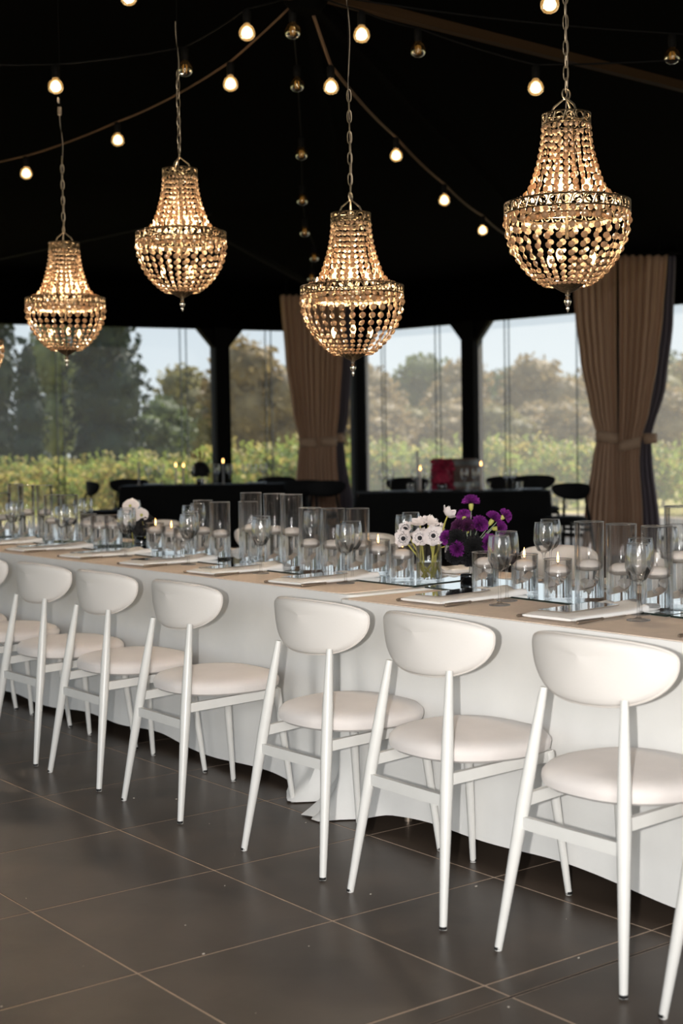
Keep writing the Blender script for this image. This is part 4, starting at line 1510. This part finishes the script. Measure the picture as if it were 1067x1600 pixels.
for z, lst in ((Z1, [(231, 17.8, 'left end'), (251, 17.95, 'left end, second'), (298, 17.8, 'beside the paired tapers'), (338, 17.9, 'right of the dark flowers'), (358, 17.75, 'right of the single taper'), (383, 17.9, 'at right, first of three'), (396, 17.8, 'at right, second of three'), (411, 17.95, 'at right, third of three')]),
               (Z2, [(597, 15.9, 'left pair, left one'), (609, 15.85, 'left pair, right one'), (648, 15.7, 'before the grey taper'), (667, 15.85, 'left of the red flowers'), (725, 15.8, 'before the barrel, left one'), (743, 15.85, 'before the barrel, right one'), (791, 15.85, 'right pair, left one'), (801, 15.8, 'right pair, right one')])):
    for px, d, w in lst:
        wine_glass(*on_table(px, d, z)[:2], True, 'wine glass on the %s black side table, %s' % ('left' if z == Z1 else 'right', w), 'glasses on the black side tables', z + .001, 1.06)
ME_plate = MB().lathe([(0, .004), (.07, .004), (.10, .010), (.125, .018), (.126, .020), (.10, .013), (.07, .007), (0, .007)], 28).mesh('plate', M_plate)
for px, d, z, w in ((238, 17.72, Z1, 'pale plate at the left end of the left black table'), (400, 17.7, Z1, 'pale plate at the right end of the left black table'), (618, 15.68, Z2, 'pale plate at the left end of the right black table'),
                    (690, 15.66, Z2, 'pale plate before the red flowers'), (829, 15.7, Z2, 'pale plate at the right end of the right black table')):
    tag(link('plate', ME_plate, None, on_table(px, d, z + .001)), w, 'plate', 'plates on the black side tables')
for px, d, z, w in ((318, 17.7, Z1, 'short tumbler before the dark flowers'), (640, 15.68, Z2, 'short tumbler by the lit taper'), (668, 15.7, Z2, 'short tumbler left of the red flowers'), (734, 15.68, Z2, 'short tumbler before the barrel'), (760, 15.7, Z2, 'short tumbler right of the lit taper'), (811, 15.7, Z2, 'short tumbler by the right wine glasses')):
    t = thing('tumbler', on_table(px, d, z + .001), w, 'glass', 'tumblers on the side tables')
    MB().lathe([(0, 0), (.033, 0), (.036, .004), (.038, .095), (.036, .095), (.034, .008), (0, .007)], 20).build('tumbler_glass', M_vase, t)

def flower_ball(pos, r, m, label, extra=None):
    t = thing('flower_arrangement', pos, label, 'flowers', 'arrangements on the side tables')
    MB().lathe([(0, 0), (.05, 0), (.055, .04), (.05, .075), (0, .075)], 16).build('bowl', mat('black_gloss'), t)
    mb = MB()
    rnd = random.Random(int(r * 1000))
    for k in range(420):
        a, e = rnd.uniform(0, 2 * PI), rnd.uniform(-.6, 1.57)
        d = Vector((math.cos(a) * math.cos(e), math.sin(a) * math.cos(e), math.sin(e)))
        p = Vector((0, 0, .05 + r)) + d * r * rnd.uniform(.75, 1.05)
        u = d.orthogonal().normalized()
        w = d.cross(u)
        s = r * .2
        mb.add([p - u * s + d * s * .3, p - w * s, p + u * s + d * s * .35, p + w * s - d * s * .2], [(0, 1, 2, 3)])
    mb.build('petals', m, t, False)
    if extra:
        mb = MB()
        for k in range(9):
            a = rnd.uniform(0, 2 * PI)
            ln = rnd.uniform(1.0, 2.0) * r
            b = Vector((math.cos(a) * .5, math.sin(a) * .5, 1)).normalized()
            s = b.orthogonal().normalized() * .035
            c = Vector((0, 0, .06 + r))
            mb.add([c + b * r * .5, c + b * (r + ln * .6) + s, c + b * (r + ln), c + b * (r + ln * .6) - s], [(0, 1, 2, 3)])
        mb.build('leaves', extra, t, False)
    return t
flower_ball(on_table(312, 17.95, Z1), .115, M_darkflower, 'round black flower arrangement with rusty leaves on the left black table', mat('rust_leaf', (176, 120, 52), .6, transl=.3))
flower_ball(on_table(690, 15.95, Z2), .10, M_red, 'small round red flower arrangement on the right black table')
# tall red cascade and barrel
pr = on_table(690, 16.75, 0)
t = thing('wine_barrel', on_table(711, 17.0, 0), 'upright oak wine barrel with grey hoops behind the right black table', 'barrel')
def barrel_r(z):
    return .265 + .055 * (1 - ((z - .55) / .55) ** 2)
for k in range(20):
    a0, a1 = 2 * PI * k / 20 + .006, 2 * PI * (k + 1) / 20 - .006
    mb = MB()
    vs, fs = [], []
    for j in range(9):
        z = 1.10 * j / 8
        r = barrel_r(z)
        for a, rr in ((a0, r), (a1, r), (a1, r - .025), (a0, r - .025)):
            vs.append((rr * math.cos(a), rr * math.sin(a), z))
    for j in range(8):
        for q in range(4):
            q2 = (q + 1) % 4
            fs.append((4 * j + q, 4 * j + q2, 4 * j + 4 + q2, 4 * j + 4 + q))
    fs += [(3, 2, 1, 0), (32, 33, 34, 35)]
    mb.add(vs, fs).build('stave', M_barrel, t)
for z in (.06, .30, .80, 1.05):
    MB().lathe([(barrel_r(z - .03) + .002, z - .03), (barrel_r(z - .03) + .006, z - .03), (barrel_r(z + .03) + .006, z + .03), (barrel_r(z + .03) + .002, z + .03)], 32, close=True).build('hoop', M_hoop, t)
MB().lathe([(0, 1.06), (.25, 1.06), (.25, 1.08), (0, 1.08)], 28).build('barrel_head', M_barrel, t)
t = thing('red_flower_cascade', on_table(690, 16.62, 0), 'cascade of deep red flowers hanging on the left of the barrel', 'flowers')
mb = MB()
rnd = random.Random(8)
for k in range(900):
    x = rnd.uniform(-.12, .13)
    z = rnd.uniform(.45, 1.10)
    y = -.02 + rnd.uniform(-.04, .05)
    if x < -.06 and z < .7 and rnd.random() < .5:
        continue
    p = rgt * x + fw2 * y + Vector((0, 0, z))
    d = Vector((rnd.uniform(-1, 1), rnd.uniform(-1, 1), rnd.uniform(-.3, 1))).normalized()
    u = d.orthogonal().normalized()
    w = d.cross(u)
    s = rnd.uniform(.014, .028)
    mb.add([p - u * s, p - w * s + d * s * .4, p + u * s, p + w * s + d * s * .3], [(0, 1, 2, 3)])
mb.build('petals', M_red, t, False)
MB().tube([fw2 * .0, Vector((0, 0, .5)), Vector((0, 0, 1.02))], .012, 6).build('stem', M_bark, t)

# ------------------------------------------------------------------ outside: ground, vines, trees
gr = MB()
gr.box((-120, -60, -.9), (200, 220, -.16))
struct(gr.build('ground', M_soil, None, False))
def leaf_cloud(mb, blobs, n, s, seed, up=.3):
    rnd = random.Random(seed)
    tot = sum(b[3] * b[4] for b in blobs)
    for (cx, cy, cz, rx, rz) in blobs:
        m = int(n * rx * rz / tot)
        for _ in range(m):
            a, zz = rnd.uniform(0, 2 * PI), rnd.uniform(-1, 1)
            q = math.sqrt(1 - zz * zz)
            rr = rnd.uniform(.55, 1.08)
            p = Vector((cx + rx * rr * q * math.cos(a), cy + rx * rr * q * math.sin(a), cz + rz * rr * zz))
            d = Vector((rnd.uniform(-1, 1), rnd.uniform(-1, 1), rnd.uniform(-1, 1) + up)).normalized()
            u = d.orthogonal().normalized()
            w = d.cross(u)
            k = s * rnd.uniform(.6, 1.4)
            mb.add([p - u * k, p - w * k * .6, p + u * k, p + w * k * .6], [(0, 1, 2, 3)])
def tree_proto(name, label, blobs, n, s, m, trunk, seed, group):
    t = thing(name, (0, 0, -.2), label, 'tree', group)
    mb = MB()
    leaf_cloud(mb, blobs, n, s, seed)
    o = mb.build('foliage', m, t, False)
    o['kind'] = 'stuff'
    core = MB()
    for (cx, cy, cz, rx, rz) in blobs:                                # inner mass of twigs that stops the sky showing through
        core.lathe([(0, -rz * .8)] + [(rx * .8 * math.cos(-1.2 + .4 * j), rz * .8 * math.sin(-1.2 + .4 * j)) for j in range(7)] + [(0, rz * .8)], 10, (cx, cy, cz))
    core.build('inner_foliage', m, t)
    MB().tube([(0, 0, -.05), (.05, 0, trunk * .5), (0, 0, trunk)], [.22, .17, .12], 8).build('trunk', M_bark, t)
    return t
def ell(*b):
    return list(b)
cyp_blobs = [(0, 0, 1.6, 1.5, 1.6), (0.1, 0, 3.6, 1.6, 2.2), (-.1, 0.1, 6.0, 1.45, 2.2), (0, 0, 8.2, 1.1, 2.0), (0, 0, 10, .7, 1.8)]
round_blobs = [(0, 0, 3.4, 2.2, 1.9), (1.2, .4, 4.2, 1.6, 1.5), (-1.3, -.3, 4.0, 1.7, 1.6), (.2, .5, 5.4, 1.7, 1.4), (-.4, -.6, 2.2, 2.0, 1.4)]
tall_blobs = [(0, 0, 2.6, 1.5, 1.8), (.5, .2, 4.6, 1.3, 1.6), (-.5, 0, 5.2, 1.2, 1.5), (0, 0, 6.8, 1.1, 1.5)]
G = 'trees beyond the vineyard'
P_cyp = tree_proto('cypress', 'great dark cypress filling the middle of the left window', cyp_blobs, 3600, .17, M_cyp, 2.5, 1, G)
P_cyp2 = tree_proto('cypress', 'pale green slender cypress between the two dark trees', tall_blobs, 2000, .16, M_cyp2, 2.5, 2, G)
P_r1 = tree_proto('broadleaf_tree', 'x', round_blobs, 2400, .22, M_tree1, 2.6, 3, G)
P_r2 = tree_proto('broadleaf_tree', 'x', round_blobs, 2400, .22, M_tree2, 2.6, 4, G)
P_r3 = tree_proto('broadleaf_tree', 'x', round_blobs, 2400, .22, M_tree3, 2.6, 5, G)
used = set()
def plant(P, px, d, s, label, sz=None, rz=0.):
    p = at(px, 700, d)
    if P.name not in used:
        used.add(P.name)
        o = P
        o['label'] = label
    else:
        o = dup(P, (0, 0, 0), 0, label)
    o.location = (p.x, p.y, -.2)
    o.rotation_euler = (0, 0, rz)
    o.scale = (s, s, sz or s)
plant(P_cyp, 165, 50, .92, 'great dark cypress filling the middle of the left window', .95)
plant(P_cyp, -26, 46, .85, 'dark cypress cut by the left picture edge', 1.1, 2)
plant(P_cyp, -110, 50, 1.0, 'dark cypress beyond the left picture edge', 1.0, 1)
plant(P_cyp, 46, 42, .38, 'shorter dark cypress in front, second from the left edge', .40, 3)
plant(P_cyp2, 92, 58, .75, 'pale green slender cypress between the two dark trees', .98)
plant(P_r3, 255, 62, .62, 'green broadleaf tree right of the great cypress', .55)
plant(P_r1, 300, 74, .85, 'olive broadleaf tree left of the left black post', .85, 1)
plant(P_r2, 402, 56, .80, 'pale tan tree in the window left of the narrow curtain', .84, 2)
plant(P_r1, 365, 66, .7, 'olive tree just right of the left black post', .72, 3)
plant(P_r3, 452, 70, .8, 'green tree behind the narrow curtain', .8, 4)
plant(P_r2, 505, 74, .85, 'tan tree behind the narrow curtain', .8, 1)
row = [(585, 96, .95, P_r2), (625, 90, .90, P_r1), (668, 98, 1.12, P_r3), (712, 92, 1.0, P_r2), (760, 96, .98, P_r1), (802, 92, .98, P_r3), (848, 96, 1.02, P_r2), (890, 92, .95, P_r1), (935, 98, 1.1, P_r2), (1000, 92, 1.05, P_r1), (1052, 86, 1.2, P_r3), (1105, 88, 1.1, P_r2)]
for i, (px, d, s, P) in enumerate(row):
    d = 84 + 8.5 * (i * 2 % 3)
    plant(P, px, d, s * 1.0, 'hazy %s tree in the far tree line, %s from the narrow curtain rightwards' % ({P_r1.name: 'olive', P_r2.name: 'tan', P_r3.name: 'green'}.get(P.name, 'olive'), ORD[i]), s * .95, i * 1.3)
row2 = [(605, 78, .72, P_r2), (650, 80, .68, P_r1), (695, 76, .7, P_r2), (745, 80, .72, P_r2), (785, 78, .66, P_r1), (830, 80, .7, P_r2), (872, 76, .68, P_r2), (915, 80, .72, P_r1), (1035, 76, .8, P_r2), (1080, 78, .8, P_r1)]
for i, (px, d, s, P) in enumerate(row2):
    d = 68 + 5 * (i % 2)
    plant(P, px, d, s * 1.0, 'lower bushy tree standing before the far tree line, %s from the narrow curtain rightwards' % ORD[i], s * .74, i * 1.9)

def vine_proto(seed, m1, m2):
    t = thing('grape_vine', (0, 0, -.17), 'leafy green and yellow grape vine in the vineyard rows outside the windows', 'vine', 'grape vines outside the windows')
    rnd = random.Random(seed)
    for m, n, nm in ((m1, 330, 'leaves'), (m2, 130, 'yellow_leaves')):
        mb = MB()
        for _ in range(n):
            x, y = rnd.gauss(0, .42), rnd.gauss(0, .20)
            z = rnd.uniform(.25, 1.25) + .25 * rnd.random() * math.cos(x * 2)
            p = Vector((x, y, z))
            d = Vector((rnd.uniform(-1, 1), rnd.uniform(-1, 1), rnd.uniform(-.2, 1))).normalized()
            u = d.orthogonal().normalized()
            w = d.cross(u)
            s = rnd.uniform(.05, .10)
            mb.add([p - u * s, p - w * s + d * s * .3, p + u * s, p + w * s + d * s * .2], [(0, 1, 2, 3)])
        for q in range(5 if nm == 'leaves' else 2):                    # upright shoots
            x, h = rnd.uniform(-.6, .6), rnd.uniform(1.3, 1.75)
            for j in range(14):
                p = Vector((x + rnd.gauss(0, .04), rnd.gauss(0, .05), 1.0 + (h - 1.0) * j / 13))
                s = .05
                a = rnd.uniform(0, 6)
                u, w = Vector((math.cos(a), math.sin(a), .3)) * s, Vector((-math.sin(a), math.cos(a), .6)) * s
                mb.add([p - u, p - w, p + u, p + w], [(0, 1, 2, 3)])
        o = mb.build(nm, m, t, False)
        o['kind'] = 'stuff'
    MB().tube([(0, 0, -.02), (.04, 0, .35), (-.02, 0, .75)], [.035, .028, .022], 6).build('trunk', M_bark, t)
    return t
VP = [vine_proto(31, M_vine, M_vine2), vine_proto(32, M_vine, M_vine2), vine_proto(33, M_vine2, M_vine)]
nv = 0
for rd, sc_ in ((27.5, 1.0), (31, 1.05), (35.5, 1.05), (41, 1.1)):
    half = 560 * rd / 2222 * 1.25
    x = -half
    while x < half:
        c = CP + fw2 * (rd + random.uniform(-.3, .3)) + rgt * (x + random.uniform(-.2, .2))
        if nv < 3:
            o = VP[nv]
        else:
            o = dup(VP[random.choice((0, 1, 0, 1, 2))], (0, 0, 0))
        pxv = x / rd * 2222 + 533
        o['label'] = 'leafy grape vine, %s row outside, seen %s' % ({27.5: 'nearest', 31: 'second', 35.5: 'third', 41: 'farthest'}[rd], 'left of the left black post' if pxv < 340 else 'by the narrow curtain' if pxv < 560 else 'left of the right black post' if pxv < 735 else 'right of the right black post')
        o.location = (c.x, c.y, -.17)
        o.rotation_euler = (0, 0, ANG + random.uniform(-.3, .3))
        k = sc_ * random.uniform(.85, 1.05) * (.76 if x / rd * 2222 + 533 < 330 else .92)
        o.scale = (k, k, k)
        nv += 1
        x += 1.05
